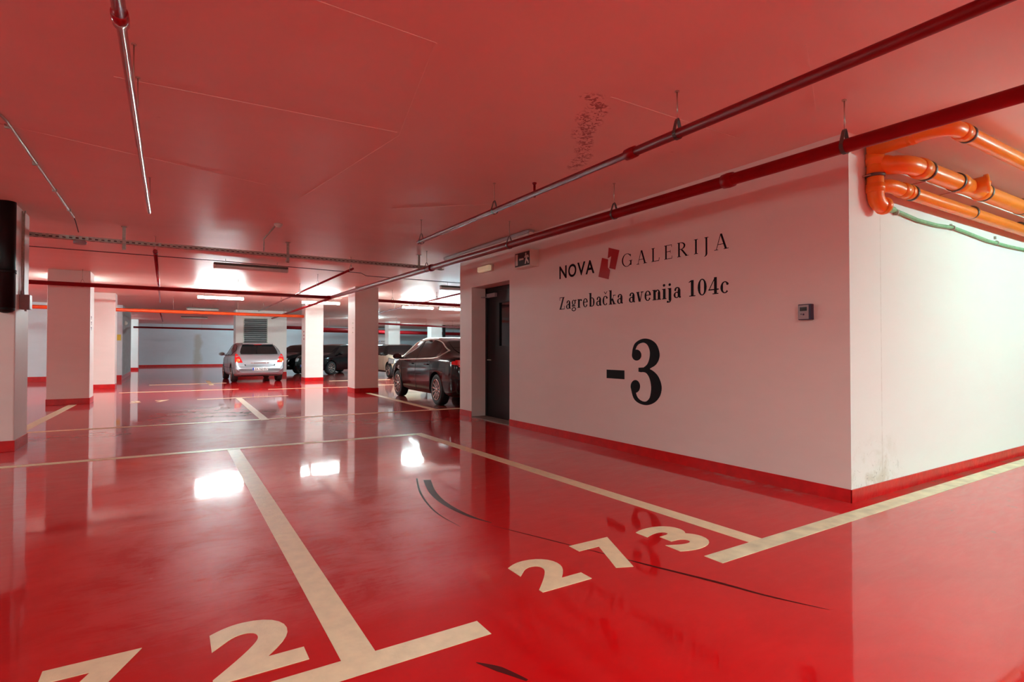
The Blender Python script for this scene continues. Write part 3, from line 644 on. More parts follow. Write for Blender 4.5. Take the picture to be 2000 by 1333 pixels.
# pipes seen past the dim pillar
pipe_run('sprinkler_pipe', 'slanting red pipe just under the ceiling above the cream car', [(6.5, 10.7, 2.73), (7.4, 22.4, 2.73)], .022, hang=(.4, .8))
pipe_run('sprinkler_pipe', 'far red pipe over the distant pillars', [(9.0, 28, 2.55), (16, 31, 2.55)], .05, hang=(.2, .5, .8))
pipe_run('sprinkler_pipe', 'broad far red pipe in front of the blue-grey wall', [(8.0, 36, 2.40), (26, 41, 2.40)], .12, hang=(.3, .6))
pipe_run('sprinkler_pipe', 'dark red far pipe between the two right pillars', [(4.9, 32, 2.40), (11, 35, 2.40)], .09, hang=(.5,))
# black downpipe on the near pillar
t = thing('drain_pipe', 'black plastic downpipe on the face of the nearest left pillar', 'pipe', (-1.76, 8.56, 1.6))
c = at(12, 500, 1, 8.56); px_ = c.x
MB().tube([(px_, 8.57, CEIL), (px_, 8.57, 1.70)], .085, 24).lathe([(0, .085), (-.03, .082), (-.055, .06), (-.065, .02)], (px_, 8.57, 1.70), (0, 0, 1), 24).build('pipe_body', 'blackpipe', t)
MB().tube([(px_, 8.57, 2.14), (px_, 8.57, 2.10)], .093, 24).build('pipe_collar', 'blackpipe', t)
# dark downpipe on distant pillar
tag(MB().tube([(16.88, 36.55, 0), (16.88, 36.55, CEIL)], .11, 14).build('drain_pipe', 'blackpipe'), 'dark vertical pipe on the right side of the farthest right pillar', 'pipe')
# junction box with conduits on the near pillar side
t = thing('junction_box', 'grey junction box with conduits on the side of the nearest pillar', 'junction box', (-1.5, 8.9, 1.8))
MB().box((-1.57, 8.83, 1.70), (-1.47, 8.97, 1.88), .006).build('box_body', 'grayp', t)
MB().tube([(-1.55, 8.93, 1.88), (-1.55, 8.93, 2.88), (-1.55, 9.0, 2.93)], .010, 10).build('conduit', 'zinc', t)
MB().tube([(-1.55, 8.86, 1.88), (-1.55, 8.86, 2.0), (-1.55, 8.84, 2.1), (-1.55, 8.84, 2.90)], .007, 10).build('conduit', 'zinc', t)
for q_ in ((-1.55, 8.93), (-1.55, 8.86)): MB().lathe([(0, .012), (.02, .014), (.05, .010)], (*q_, 1.88), (0, 0, 1), 12).build('cable_gland', 'grayp', t)
MB().lathe([(0, .012), (-.02, .012)], (-1.52, 8.9, 1.70), (0, 0, 1), 12).build('cable_gland', 'grayp', t)

# conduit on the ceiling at the left, running to the tray
t = thing('conduit', 'thin metal conduit on the ceiling at the upper left', 'conduit', (-1.05, 5.3, 2.93))
MB().tube([(-2.6, 5.1, 2.925), (-1.12, 5.33, 2.925), (-1.07, 5.36, 2.925), (-1.06, 5.5, 2.925), (-1.08, 9.05, 2.925)], .010, 10).build('conduit_tube', 'zinc', t)
MB().tube([(-1.08, 9.05, 2.925), (-1.08, 9.2, 2.90), (-1.06, 9.3, 2.78)], .006, 8).build('cable', 'cable', t)
for y in (5.6, 6.6, 7.6, 8.6): MB().box((-1.095, y, 2.91), (-1.055, y + .02, CEIL)).build('conduit_clip', 'zinc', t)
t = thing('junction_box', 'flat round box fixed under the cable tray at the left', 'junction box', (-1.05, 9.35, 2.66))
MB().lathe([(0, .07), (.03, .075), (.045, .06)], (-1.05, 9.35, 2.63), (0, 0, 1), 20).build('box_body', 'grayp', t)

# cable tray with perforations
TY, TZ = 9.42, 2.70
t = thing('cable_tray', 'perforated galvanised cable tray crossing under the ceiling', 'cable tray', (1.5, TY, TZ))
tr = MB(); tx0, tx1 = -2.4, 4.35
tr.box((tx0, TY + .10, TZ), (tx1, TY + .102, TZ + .05)); tr.box((tx0, TY, TZ), (tx1, TY + .004, TZ + .012)); tr.box((tx0, TY, TZ + .038), (tx1, TY + .004, TZ + .05))
x = tx0
while x < tx1 - .05: tr.box((x, TY, TZ + .012), (x + .035, TY + .004, TZ + .038)); x += .07
x = tx0
tr.box((tx0, TY, TZ), (tx1, TY + .03, TZ + .002)); tr.box((tx0, TY + .07, TZ), (tx1, TY + .10, TZ + .002))
while x < tx1 - .05: tr.box((x, TY + .03, TZ), (x + .05, TY + .07, TZ + .002)); x += .10
tr.build('tray_channel', 'zinc', t)
MB().tube([(tx0, TY + .05, TZ + .018), (tx1 - .3, TY + .05, TZ + .018)], .014, 8).tube([(tx0, TY + .075, TZ + .014), (tx1 - .3, TY + .075, TZ + .014)], .010, 8).build('cables', 'cable', t)
for hx in (-.57, 1.60, 3.86):
    MB().box((hx - .02, TY + .02, TZ - .09), (hx + .02, TY + .035, CEIL)).box((hx - .02, TY - .01, TZ - .06), (hx + .02, TY + .115, TZ - .04)).box((hx - .035, TY, CEIL - .008), (hx + .035, TY + .06, CEIL)).build('tray_hanger', 'zinc', t)
# small drop wires
t = thing('cable', 'thin cable running across the ceiling behind the tray', 'cable', (0, 11.9, 2.9))
MB().tube([(-9, 11.75, 2.915), (.6, 11.95, 2.915), (3.6, 12.2, 2.915), (3.72, 12.2, 2.86), (8, 12.4, 2.86)], .008, 8).build('cable_run', 'cable', t)
# smoke detector
t = thing('smoke_detector', 'white smoke detector on the ceiling above the cable tray', 'smoke detector', (1.25, 8.12, CEIL))
MB().lathe([(0, .055), (-.022, .055), (-.03, .045), (-.045, .035), (-.055, .030)], (1.25, 8.12, CEIL), (0, 0, 1), 24).build('detector_body', 'plastic', t)
MB().tube([(1.22, 8.17, 2.925), (1.22, 9.3, 2.925), (1.24, 9.42, 2.90), (1.24, 9.44, 2.76)], .010, 10).build('conduit', 'zinc', t)

# ------------------------------------------------------------------ orange waste pipes on the bright wall
def elbow_pts(a, c, b, n=8):
    a, c, b = map(Vector, (a, c, b)); return [a * (1 - s) ** 2 + c * 2 * s * (1 - s) + b * s * s for s in [i / n for i in range(n + 1)]]
def sock(mb, c, d, r, L=.06):
    MB().lathe([(-L / 2, r * 1.0), (-L / 2 + .004, r * 1.12), (-.006, r * 1.12), (0, r * 1.18), (.006, r * 1.12), (L / 2 - .004, r * 1.12), (L / 2, r * 1.0)], c, d, 28).build('pipe_socket', 'orange', mb)
def clampring(c, d, r, parent):
    MB().lathe([(-.012, r), (-.012, r + .007), (.012, r + .007), (.012, r)], c, d, 28).build('pipe_clamp', 'clampm', parent)
# A: upper pipe
ra = .057; t = thing('waste_pipe', 'upper orange waste pipe close under the ceiling', 'pipe', (4.9, 1.7, 2.83), group='orange waste pipes')
za, ya = 2.845, 1.70
xe = at(1862, 250, 1, ya).x
xs0 = xe - .06
MB().tube([(xs0, 2.24, za - .02), (xs0, ya + .15, za)] + elbow_pts((xs0, ya + .12, za), (xs0, ya, za), (xs0 + .14, ya, za)) + [(14, ya, za)], ra, 28).build('pipe_body', 'orange', t)
sock(t, (xs0, ya + .24, za), (0, 1, 0), ra); sock(t, (xs0 + .22, ya, za), (1, 0, 0), ra, .09)
clampring((xs0 + .31, ya, za), (1, 0, 0), ra * 1.02, t); clampring((xs0 + 2.4, ya, za), (1, 0, 0), ra * 1.02, t)
# B: middle big pipe with cleanout
rb = .072; yb = 2.03; zb = 2.685; t = thing('waste_pipe', 'thick middle orange waste pipe with a round cleanout cap', 'pipe', (5, yb, zb), group='orange waste pipes')
xb = 4.86
MB().tube([(xb + .02, 2.26, zb + .03), (xb + .03, yb + .12, zb + .02)] + elbow_pts((xb + .05, yb + .10, zb + .01), (xb + .08, yb, zb), (xb + .22, yb, zb)) + [(14, yb, zb - .02)], rb, 28).build('pipe_body', 'orange', t)
sock(t, (xb + .32, yb, zb), (1, 0, 0), rb, .12); sock(t, (xb + 1.08, yb, zb), (1, 0, 0), rb, .10); sock(t, (xb + 1.55, yb, zb), (1, 0, 0), rb, .08)
cc = Vector((xb + 1.30, yb, zb)); dd = Vector((.30, -.90, .10)).normalized()
mb = MB(); mb.lathe([(-.02, rb * .98), (.10, rb * .98), (.105, rb * 1.16), (.135, rb * 1.16), (.14, rb * 1.0)], cc, dd, 28); e_ = cc + dd * .14; s_ = dd.cross(Vector((0, 0, 1))).normalized()
mb.tube([e_ - s_ * .045, e_ + s_ * .045], .010, 8); mb.build('cleanout_cap', 'orange', t)
for k in (.42, 1.0, 1.62, 2.6): clampring((xb + k, yb, zb), (1, 0, 0), rb * 1.04, t)
for k in (.42, 1.0): MB().tube([(xb + k, yb, zb - rb - .015), (xb + k, 2.28, zb - rb - .015)], .006, 8).build('bracket_rod', 'rod', t)
# C: low pipe near the wall
rc = .056; yc = 2.17; zc = 2.545; t = thing('waste_pipe', 'lowest orange waste pipe running along the bright wall', 'pipe', (5, yc, zc), group='orange waste pipes')
MB().tube(elbow_pts((4.93, yc + .06, zc), (5.0, yc, zc + .02), (5.14, yc, zc)) + [(14, yc, zc - .05)], rc, 28).build('pipe_body', 'orange', t)
sock(t, (5.21, yc, zc), (1, 0, 0), rc, .10); sock(t, (5.30, yc, zc), (1, 0, 0), rc, .05)
for k in (5.36, 6.62, 7.9): clampring((k, yc, zc), (1, 0, 0), rc * 1.03, t)
# D: vertical pipe with bottom elbow
rd = .060; xd, yd = 4.845, 2.215; t = thing('waste_pipe', 'short vertical orange pipe by the corner ending in an elbow', 'pipe', (xd, yd, 2.4), group='orange waste pipes')
MB().tube([(xd, yd, 2.90), (xd, yd, 2.52)] + elbow_pts((xd, yd, 2.50), (xd, yd, 2.375), (xd + .115, yd - .02, 2.385)), rd, 28).build('pipe_body', 'orange', t)
sock(t, (xd, yd, 2.755), (0, 0, 1), rd, .10); sock(t, (xd, yd, 2.52), (0, 0, 1), rd, .07); sock(t, (xd + .095, yd - .017, 2.385), (1, -.15, .08), rd, .05)
clampring((xd, yd, 2.62), (0, 0, 1), rd * 1.03, t)
MB().tube([(xd - .07, yd, 2.62), (xd - .07, 2.28, 2.62)], .006, 8).build('bracket_rod', 'rod', t)
# horizontal connecting rods / rails under the pipes
# green conduit
t = thing('conduit', 'sagging green conduit clipped to the bright wall under the pipes', 'conduit', (5.2, 2.26, 2.4))
gp = [(5.16, 2.41), (5.3, 2.405), (5.7, 2.375), (6.1, 2.375), (6.45, 2.395), (6.8, 2.38), (7.3, 2.355), (7.9, 2.355), (8.4, 2.365), (9.2, 2.33), (11, 2.3)]
MB().tube([(x, 2.262, z) for x, z in gp], .017, 12).build('conduit_tube', 'green', t)
MB().tube([(5.12, 2.262, 2.415), (5.25, 2.262, 2.408)], .026, 12).build('conduit_end', 'green', t)
for k in (5.30, 6.44, 7.55, 8.7):
    MB().lathe([(-.008, .019), (-.008, .025), (.008, .025), (.008, .019)], (k, 2.262, 2.392 if k < 7 else 2.358), (1, 0, 0), 16).box((k - .012, 2.262, 2.40), (k + .012, 2.281, 2.43)).build('conduit_clip', 'zinc', t)

# ------------------------------------------------------------------ light fittings
def fitting(x0, x1, y, z, m, label, lit=True, axis='x', hang=True, r=.045, group='tube light fittings', skirt=False):
    t = thing('tube_light', label, 'light', ((x0 + x1) / 2, y, z) if axis == 'x' else (y, (x0 + x1) / 2, z), group=group)
    def q(u, v, zz): return (u, y + v, zz) if axis == 'x' else (y + v, u, zz)
    hb = MB().box(q(x0, -.05, z + .015), q(x1, .05, z + .06), .01); hb.build('lamp_housing', ('grayp' if r < .04 else 'darkfix') if not lit else 'plastic', t)
    MB().tube([q(x0 + .03, 0, z - .005), q(x1 - .03, 0, z - .005)], r, 16).build('lit_diffuser' if lit else 'diffuser', m, t)
    MB().tube([q(x0, 0, z - .005), q(x0 + .03, 0, z - .005)], r * 1.1, 16).tube([q(x1 - .03, 0, z - .005), q(x1, 0, z - .005)], r * 1.1, 16).build('end_cap', 'plastic', t)
    if skirt: MB().box(q(x0, -.145, z - .075), q(x1, -.14, z + .03)).box(q(x0, .14, z - .075), q(x1, .145, z + .03)).box(q(x0, -.145, z + .03), q(x1, .145, z + .035)).build('added_side_shield', 'plastic', t)  # side plates added on unseen lamps to keep direct light off walls
    if hang: MB().tube([q(x0 + .2, 0, z + .06), q(x0 + .2, 0, CEIL)], .005, 8).tube([q(x1 - .2, 0, z + .06), q(x1 - .2, 0, CEIL)], .005, 8).build('suspension_rod', 'rod', t)
    return t
fitting(.68, 2.0, 11.8, 2.80, 'offtube', 'unlit tube fitting with dark housing behind the cable tray', False)
fitting(.62, 1.86, 18.1, 2.72, 'onv', 'brightly lit tube fitting over the drive before the silver car')
fitting(.5, 1.6, 24.5, 2.76, 'offtube', 'unlit pale fitting beyond the orange-red pipe', False)
fitting(.4, 1.5, 30.2, 2.70, 'offtube', 'dark unlit fitting farther back than the pale one', False)
fitting(3.55, 4.80, 18.6, 2.74, 'on2', 'lit tube fitting between the two right-hand pillars')
fitting(7.05, 8.3, 18.9, 2.74, 'onv', 'left of the two lit tubes right of the dim pillar')
fitting(8.5, 9.75, 18.9, 2.74, 'onb', 'right of the two lit tubes, cut by the end of the lettered wall')
fitting(5.9, 7.15, 13.0, 2.80, 'offtube', 'unlit fitting seen over the black car roof', False)
fitting(6.55, 9.45, 4.40, 2.875, 'offtube', 'long unlit clear fitting above the thick red pipe over the door', False, 'y', False, .035)
fitting(16.3, 17.5, -2.05, 2.74, 'on2', 'added lit tube fitting, unseen behind the second left pillar', axis='y')  # unseen lamp added to brighten the next left pillar and the ceiling
fitting(16.5, 17.7, 5.05, 2.74, 'on2', 'added lit tube fitting, unseen behind the dim pillar by the black car', axis='y')  # unseen lamp added to light the bright pillar and red floor strip
fitting(35.6, 36.8, 13.0, 2.74, 'onb', 'added lit tube fitting, unseen behind the left one of the distant pale pillars', axis='y')  # hidden lamp added to light the white car
# lamps outside the frame or hidden; those labelled added only brighten the scene
fitting(6.5, 7.8, -.30, 2.76, 'onw', 'lit tube fitting by the bright wall, right of the frame')
fitting(9.3, 10.6, -.30, 2.76, 'onw', 'second lit tube fitting by the bright wall, farther right')
fitting(.6, 1.9, -1.3, 2.76, 'on1', 'added lit tube fitting overhead, unseen behind the camera', skirt=True)  # lamp added out of view for general light on the near floor
fitting(-5.6, -4.3, -1.3, 2.76, 'on1', 'added lit tube fitting overhead, unseen behind the camera to the left')  # added out of view; lights the front of the nearest left pillar
fitting(4.9, 6.2, -2.2, 2.76, 'on3', 'added lit tube fitting overhead, unseen behind the camera to the right', skirt=True)  # added out of view for more light on the right-hand floor
fitting(-5.6, -4.3, 7.2, 2.76, 'on', 'added lit tube fitting, unseen in the left bays by the nearest pillar', skirt=True)  # extra unseen lamp, added to raise the light on the left
fitting(4.6, 5.9, 39.0, 2.72, 'onb', 'added lit far tube fitting, unseen behind the louvred block')  # hidden lamp added to brighten the far wall
fitting(-8.5, -7.2, 12.5, 2.74, 'on', 'added lit tube fitting in the left bays, outside the frame')  # another unseen lamp added for more light in the left bays
fitting(-6.2, -5.0, 20.0, 2.74, 'onv', 'lit tube fitting behind the left pillars')
fitting(-4.4, -3.2, 35.8, 2.7, 'onb', 'lit tube fitting hidden by the far left wall')
fitting(8.5, 9.8, 30.0, 2.74, 'onb', 'lit far tube fitting hidden behind the dim pillar')
fitting(17.0, 18.3, 31.0, 2.74, 'onb', 'lit far tube fitting hidden behind the lettered wall')
fitting(13.0, 14.3, 24.0, 2.74, 'onb', 'lit tube fitting hidden behind the end of the lettered wall')

# small things on the far left wall
tag(MB().lathe([(0, .09), (.04, .10), (.09, .06), (.11, .02)], (BX0, 27.6, 2.28), (1, 0, 0), 16).build('wall_lamp', 'plastic'), 'small round white lamp on the grimy far left wall', 'lamp')
tag(MB().box((-1.86, BY0 - .02, 1.55), (-1.66, BY0, 1.78)).build('notice_sign', 'yellow'), 'small yellow notice on the far left wall corner', 'sign')

# ------------------------------------------------------------------ cars
def curve(keys):
    ys = [k[0] for k in keys]; vs = [k[1] for k in keys]
    n = len(ys); ms = []
    for i in range(n):
        if i == 0: ms.append((vs[1] - vs[0]) / (ys[1] - ys[0]))
        elif i == n - 1: ms.append((vs[-1] - vs[-2]) / (ys[-1] - ys[-2]))
        else:
            d0 = (vs[i] - vs[i - 1]) / (ys[i] - ys[i - 1]); d1 = (vs[i + 1] - vs[i]) / (ys[i + 1] - ys[i])
            ms.append(0 if d0 * d1 <= 0 else 2 * d0 * d1 / (d0 + d1))
    def f(y):
        if y <= ys[0]: return vs[0]
        if y >= ys[-1]: return vs[-1]
        for i in range(n - 1):
            if y <= ys[i + 1]:
                h_ = ys[i + 1] - ys[i]; t = (y - ys[i]) / h_
                return (2 * t ** 3 - 3 * t * t + 1) * vs[i] + (t ** 3 - 2 * t * t + t) * h_ * ms[i] + (-2 * t ** 3 + 3 * t * t) * vs[i + 1] + (t ** 3 - t * t) * h_ * ms[i + 1]
    return f

class Car:
    def __init__(s, name, label, loc, rz, paint, prof):
        s.t = thing(name, label, 'car', loc, rz); s.p = prof; s.paint = paint
        s.top, s.belt, s.hw, s.rw, s.bot = (curve(prof[k]) for k in ('top', 'belt', 'hw', 'rw', 'bot'))
        s.y0 = prof['top'][0][0]; s.y1 = prof['top'][-1][0]
        s.body()
    def section(s, y):
        top, belt, hw, rw, bot = s.top(y), s.belt(y), s.hw(y), s.rw(y), s.bot(y)
        belt = min(belt, top - .01); g = top - belt; sh = hw * .955
        return [(0, bot), (hw * .78, bot), (hw * .93, bot + .03), (hw * .975, bot + .12), (hw, bot + (belt - bot) * .45), (hw * .998, bot + (belt - bot) * .68),
                (hw * .985, belt - .07), (hw * .97, belt - .025), (sh, belt), (sh + (rw - sh) * .30, belt + g * .33), (sh + (rw - sh) * .64, belt + g * .64),
                (sh + (rw - sh) * .90, belt + g * .86), (rw * .93, belt + g * .955), (rw * .7, belt + g * .985), (rw * .35, top), (0, top)]
    def body(s):
        bm = bmesh.new(); ys = [s.y0 + (s.y1 - s.y0) * i / 70 for i in range(71)]
        ys = sorted(set(ys + [s.y0 + .015, s.y0 + .04, s.y1 - .015, s.y1 - .04])); prev = None; first = None
        for y in ys:
            h = s.section(y); ring = [bm.verts.new((x, y, z)) for x, z in h] + [bm.verts.new((-x, y, z)) for x, z in h[-2:0:-1]]
            if prev:
                k = len(ring)
                for i in range(k):
                    f = bm.faces.new((prev[i], prev[(i + 1) % k], ring[(i + 1) % k], ring[i])); f.smooth = True
            else: first = ring
            prev = ring
        bm.faces.new(first[::-1]); bm.faces.new(prev); bmesh.ops.recalc_face_normals(bm, faces=bm.faces)
        s.bvh = BVHTree.FromBMesh(bm)
        me = bpy.data.meshes.new('car_body'); bm.to_mesh(me); bm.free(); me.materials.append(M[s.paint]); me.materials.append(M['darkplast'])
        o = bpy.data.objects.new('car_body', me); COL.objects.link(o)
        # wheel arches cut with a boolean
        cb = bmesh.new(); wr = s.p['wr'] + .055
        for wy in (s.p['wy0'], s.p['wy1']):
            for sx in (-1, 1):
                hw = s.p['hwmax']
                r = bmesh.ops.create_cone(cb, cap_ends=True, segments=40, radius1=wr, radius2=wr, depth=.36)
                bmesh.ops.rotate(cb, verts=r['verts'], cent=(0, 0, 0), matrix=Matrix.Rotation(R(90), 3, 'Y'))
                bmesh.ops.translate(cb, verts=r['verts'], vec=(sx * (hw - .12), wy, s.p['wr']))
        cm = bpy.data.meshes.new('cut'); cb.to_mesh(cm); cb.free(); cm.materials.append(M['darkplast']); cu = bpy.data.objects.new('cut', cm); COL.objects.link(cu)
        md = o.modifiers.new('b', 'BOOLEAN'); md.operation = 'DIFFERENCE'; md.object = cu; md.solver = 'EXACT'; md.material_mode = 'TRANSFER'
        dg = bpy.context.evaluated_depsgraph_get(); nm = bpy.data.meshes.new_from_object(o.evaluated_get(dg))
        o.modifiers.clear(); o.data = nm; bpy.data.objects.remove(cu); o.parent = s.t; s.bodyob = o
    def hit(s, org, d, off):
        loc, nrm, i, dist = s.bvh.ray_cast(Vector(org), Vector(d))
        if loc is None: return None
        if nrm.dot(Vector(d)) > 0: nrm = -nrm
        return loc + nrm * off
    def grid(s, pts, name, m, parent=None, thick=True):
        bm = bmesh.new(); vs = [[bm.verts.new(p) if p is not None else None for p in row] for row in pts]
        for i in range(len(vs) - 1):
            for j in range(len(vs[0]) - 1):
                q = (vs[i][j], vs[i + 1][j], vs[i + 1][j + 1], vs[i][j + 1])
                if None in q: continue
                f = bm.faces.new(q); f.smooth = True
        me = bpy.data.meshes.new(name); bm.to_mesh(me); bm.free(); me.materials.append(M[m])
        o = bpy.data.objects.new(name, me); COL.objects.link(o); o.parent = parent or s.t; return o
    def side(s, sx, lo, hi, name, m, off=.006, n=18, parent=None, rim=None, rr=.008):
        """patch on the side: lo/hi = key lists (y, z)"""
        fl, fh = curve(lo), curve(hi); a, b = lo[0][0], lo[-1][0]; P = []
        for i in range(n + 1):
            y = a + (b - a) * i / n; P.append([s.hit((sx * 2, y, fl(y) + (fh(y) - fl(y)) * j / 5), (-sx, 0, 0), off) for j in range(6)])
        o = s.grid(P, name, m, parent)
        if rim:
            loop = [r[0] for r in P] + [P[-1][j] for j in range(1, 6)] + [r[5] for r in P[::-1]][1:] + [P[0][j] for j in range(4, -1, -1)]
            loop = [p for p in loop if p is not None]
            MB().tube(loop, rr, 6).build('window_trim', rim, o, world=False)
        return o
    def end(s, sy, rows, name, m, off=.006, n=14, parent=None, vertical=False, rim=None):
        """patch on the back (sy=-1) or front (+1): rows = [(z, x0, x1), ...]; rays run along y"""
        P = []
        for z, x0, x1 in rows: P.append([s.hit((x0 + (x1 - x0) * j / n + .0013, sy * 6, z), (0, -sy, 0), off) for j in range(n + 1)])
        return s.grid(P, name, m, parent)
    def topray(s, rows, name, m, off=.006, n=14, parent=None):
        """patch seen from above, rows = [(y, x0, x1)]"""
        return s.grid([[s.hit((x0 + (x1 - x0) * j / n + .0013, y, 4), (0, 0, -1), off) for j in range(n + 1)] for y, x0, x1 in rows], name, m, parent)
    def line(s, pts, name, m, r=.004, parent=None, n=10):
        """pts: (origin, dir) style side points [(sx,y,z)...] projected on the side"""
        out = []
        for (a, b) in zip(pts, pts[1:]):
            for i in range(n):
                t = i / n; sx = a[0]; p = s.hit((sx * 2, a[1] + (b[1] - a[1]) * t, a[2] + (b[2] - a[2]) * t), (-sx, 0, 0), .0)
                if p is not None: out.append(p)
        if len(out) > 1: return MB().tube(out, r, 6).build(name, m, parent or s.t, world=False)
    def wheel(s, sx, wy, spokes=10, steer=0.0):
        r = s.p['wr']; x = sx * (s.p['hwmax'] - .015); c = Vector((x, wy, r)); ax = Vector((sx, 0, 0))
        w = bpy.data.objects.new('wheel', None); COL.objects.link(w); w.parent = s.t; w.location = c
        R0 = r * .68
        MB().lathe([(-.20, R0), (-.20, r * .93), (-.185, r * .985), (-.15, r), (-.05, r), (-.015, r * .985), (0, r * .93), (.004, r * .80), (-.01, R0 * 1.0)], (0, 0, 0), ax, 40).build('tyre', 'rubber', w, world=False)
        m = MB(); m.lathe([(-.18, R0 * .8), (-.05, R0 * .86), (-.012, R0 * .93), (-.002, R0 * 1.005), (-.012, R0 * 1.005)], (0, 0, 0), ax, 36)
        rim = m.build('rim_barrel', 'darkplast', w, world=False)
        m = MB()
        m.lathe([(-.03, R0 * .93), (.004, R0 * .95), (.004, R0 * 1.01), (-.03, R0 * 1.01), (-.03, R0 * .93)][:4], (0, 0, 0), ax, 36) if False else None
        # rim lip as a torus-like ring
        pts = [Vector((sx * .002, math.cos(2 * math.pi * k / 36) * R0 * .97, math.sin(2 * math.pi * k / 36) * R0 * .97)) for k in range(37)]
        m.tube(pts, R0 * .045, 8)
        for k in range(spokes):
            a = 2 * math.pi * k / spokes + .2; d = Vector((0, math.cos(a), math.sin(a))); n_ = Vector((0, -math.sin(a), math.cos(a)))
            p0 = d * (R0 * .16) + Vector((-sx * .012, 0, 0)); p1 = d * (R0 * .95) + Vector((0, 0, 0)); w0, w1 = R0 * .055, R0 * (.085 if spokes > 7 else .13)
            m.poly([p0 + n_ * w0, p1 + n_ * w1, p1 - n_ * w1, p0 - n_ * w0], Vector((-sx * .02, 0, 0)))
        m.lathe([(-.04, R0 * .22), (-.008, R0 * .22), (.0, R0 * .15), (.004, R0 * .06)], (0, 0, 0), ax, 20)
        m.build('rim', 'alloy', w, world=False); return w
    def mirror(s, sx, y, z, m, wd=.20):
        x = s.hw(y) * .955
        h = MB(); c = Vector((sx * (x + .13), y, z)); h.tube([(sx * (x - .03), y - .01, z - .05), (sx * (x + .06), y, z - .04)], [.03, .022], 10)
        r = bmesh.ops.create_icosphere(h.bm, subdivisions=3, radius=1)
        for v in r['verts']:
            v.co = Vector((v.co.x * .115, v.co.y * .06 * (1 if v.co.y > 0 else .35), v.co.z * .072)) + c
        o = h.build('mirror', m, s.t, world=False, smooth=True)
        g = MB(); g.lathe([(0, .001), (.001, .001)], (0, 0, 0), (0, 1, 0), 4) if False else None
        g.poly([(c.x + sx * .09 * math.cos(k * math.pi / 8), c.y - .023, c.z + .055 * math.sin(k * math.pi / 8)) for k in range(16)], (0, .003, 0))
        g.build('mirror_glass', 'mglass', o, world=False)
    def plate(s, sy, y, z, x=0, txt='ZA 762-EU', tilt=0):
        o = MB().box((x - .26, y - .006, z - .056), (x + .26, y + .006, z + .056), .003).build('number_plate', 'plate', s.t, world=False)
        yy = y + sy * .008
        MB().box((x - sy * -.255, yy, z - .05), (x - sy * -.205, y, z + .05)).build('plate_band', 'plateblue', o, world=False)
        me = text_obj(txt, .095, .002); bm = bmesh.new(); bm.from_mesh(me); bpy.data.meshes.remove(me)
        xs = [v.co.x for v in bm.verts]; a, b = min(xs), max(xs)
        for v in bm.verts: v.co = Vector((x - sy * (((v.co.x - a) / (b - a) - .5) * .42 + .02), yy, z - .034 + v.co.y))
        mb = MB(); mb.bm.free(); mb.bm = bm; mb.build('plate_number', 'black', o, world=False)

# --- silver hatchback, seen from behind. origin: ground centre, front = +y
silver_p = dict(
 top=[(-2.10, .50), (-2.06, .62), (-1.99, .96), (-1.86, 1.04), (-1.50, 1.375), (-1.15, 1.43), (-.3, 1.46), (.35, 1.42), (1.15, 1.02), (1.75, .90), (2.02, .74), (2.12, .52)],
 belt=[(-2.10, .49), (-2.0, .90), (-1.8, .98), (-1.2, .98), (0, .95), (1.15, .91), (1.75, .82), (2.05, .66), (2.12, .50)],
 hw=[(-2.10, .70), (-2.05, .80), (-1.9, .85), (-1.3, .875), (0, .875), (1.3, .86), (1.8, .80), (2.04, .66), (2.12, .52)],
 rw=[(-2.10, .66), (-1.95, .74), (-1.5, .60), (-.3, .62), (.35, .60), (1.15, .70), (1.8, .68), (2.12, .45)],
 bot=[(-2.10, .36), (-2.0, .26), (-1.5, .20), (1.6, .20), (2.12, .26)], wr=.315, wy0=-1.30, wy1=1.31, hwmax=.875)
c1 = at(456, 747, 2, 0); c2 = at(545, 746, 2, 0)
sxc = (c1.x + c2.x) / 2 + .02; syc = 22.35 + .25 + 1.3
s = Car('hatchback_car', 'silver hatchback parked mid-garage, seen from behind', (sxc, syc, 0), R(1.5), 'silver', silver_p)
for sx in (-1, 1):
    for wy in (-1.30, 1.31): s.wheel(sx, wy, 7)
gl = s.end(-1, [(1.02, -.62, .62), (1.10, -.63, .63), (1.2, -.60, .60), (1.30, -.555, .555), (1.36, -.52, .52)], 'rear_window', 'glass', .010, 20)
MB().box((-.13, -1.66, 1.20), (-.05, -1.64, 1.24)).box((-.20, -1.72, 1.10), (-.14, -1.70, 1.16)).build('window_sticker', 'plate', gl, world=False)
for sx in (-1, 1):
    s.side(sx, [(-1.55, 1.12), (-1.0, .985), (0, .97), (1.0, .945)], [(-1.55, 1.18), (-1.2, 1.33), (-.3, 1.385), (.3, 1.34), (1.0, .965)], 'side_window', 'glass', .006, 24, None, 'darkplast', .009)
    s.line([(sx, -.28, 1.38), (sx, -.28, .45), (sx, -.30, .25)], 'door_seam', 'seam'); s.line([(sx, .80, 1.03), (sx, .84, .4), (sx, .80, .25)], 'door_seam', 'seam')
    s.end(-1, [(.72, sx * .57, sx * .80), (.80, sx * .60, sx * .815), (.90, sx * .64, sx * .81), (.985, sx * .70, sx * .79), (1.03, sx * .74, sx * .775)], 'tail_light', 'redlens', .014, 8)
    o_ = MB(); cc = s.hit((sx * .72, -6, .80), (0, 1, 0), .016)
    if cc is not None: o_.lathe([(0, .065), (.01, .06), (.016, .03)], cc, (0, -1, 0), 20).build('lamp_lens', 'orangelens', s.t, world=False)
s.end(-1, [(.60, -.50, .50), (.66, -.52, .52)], 'hatch_shadow_line', 'seam', .004); s.end(-1, [(.615, -.46, .46), (.655, -.48, .48)], 'hatch_lower_edge', 'silver', .010)
MB().tube([p for p in (s.hit((x / 10, -6, .705), (0, 1, 0), .012) for x in range(-3, 4)) if p is not None], .014, 8).build('chrome_handle_bar', 'chrome', s.t, world=False)
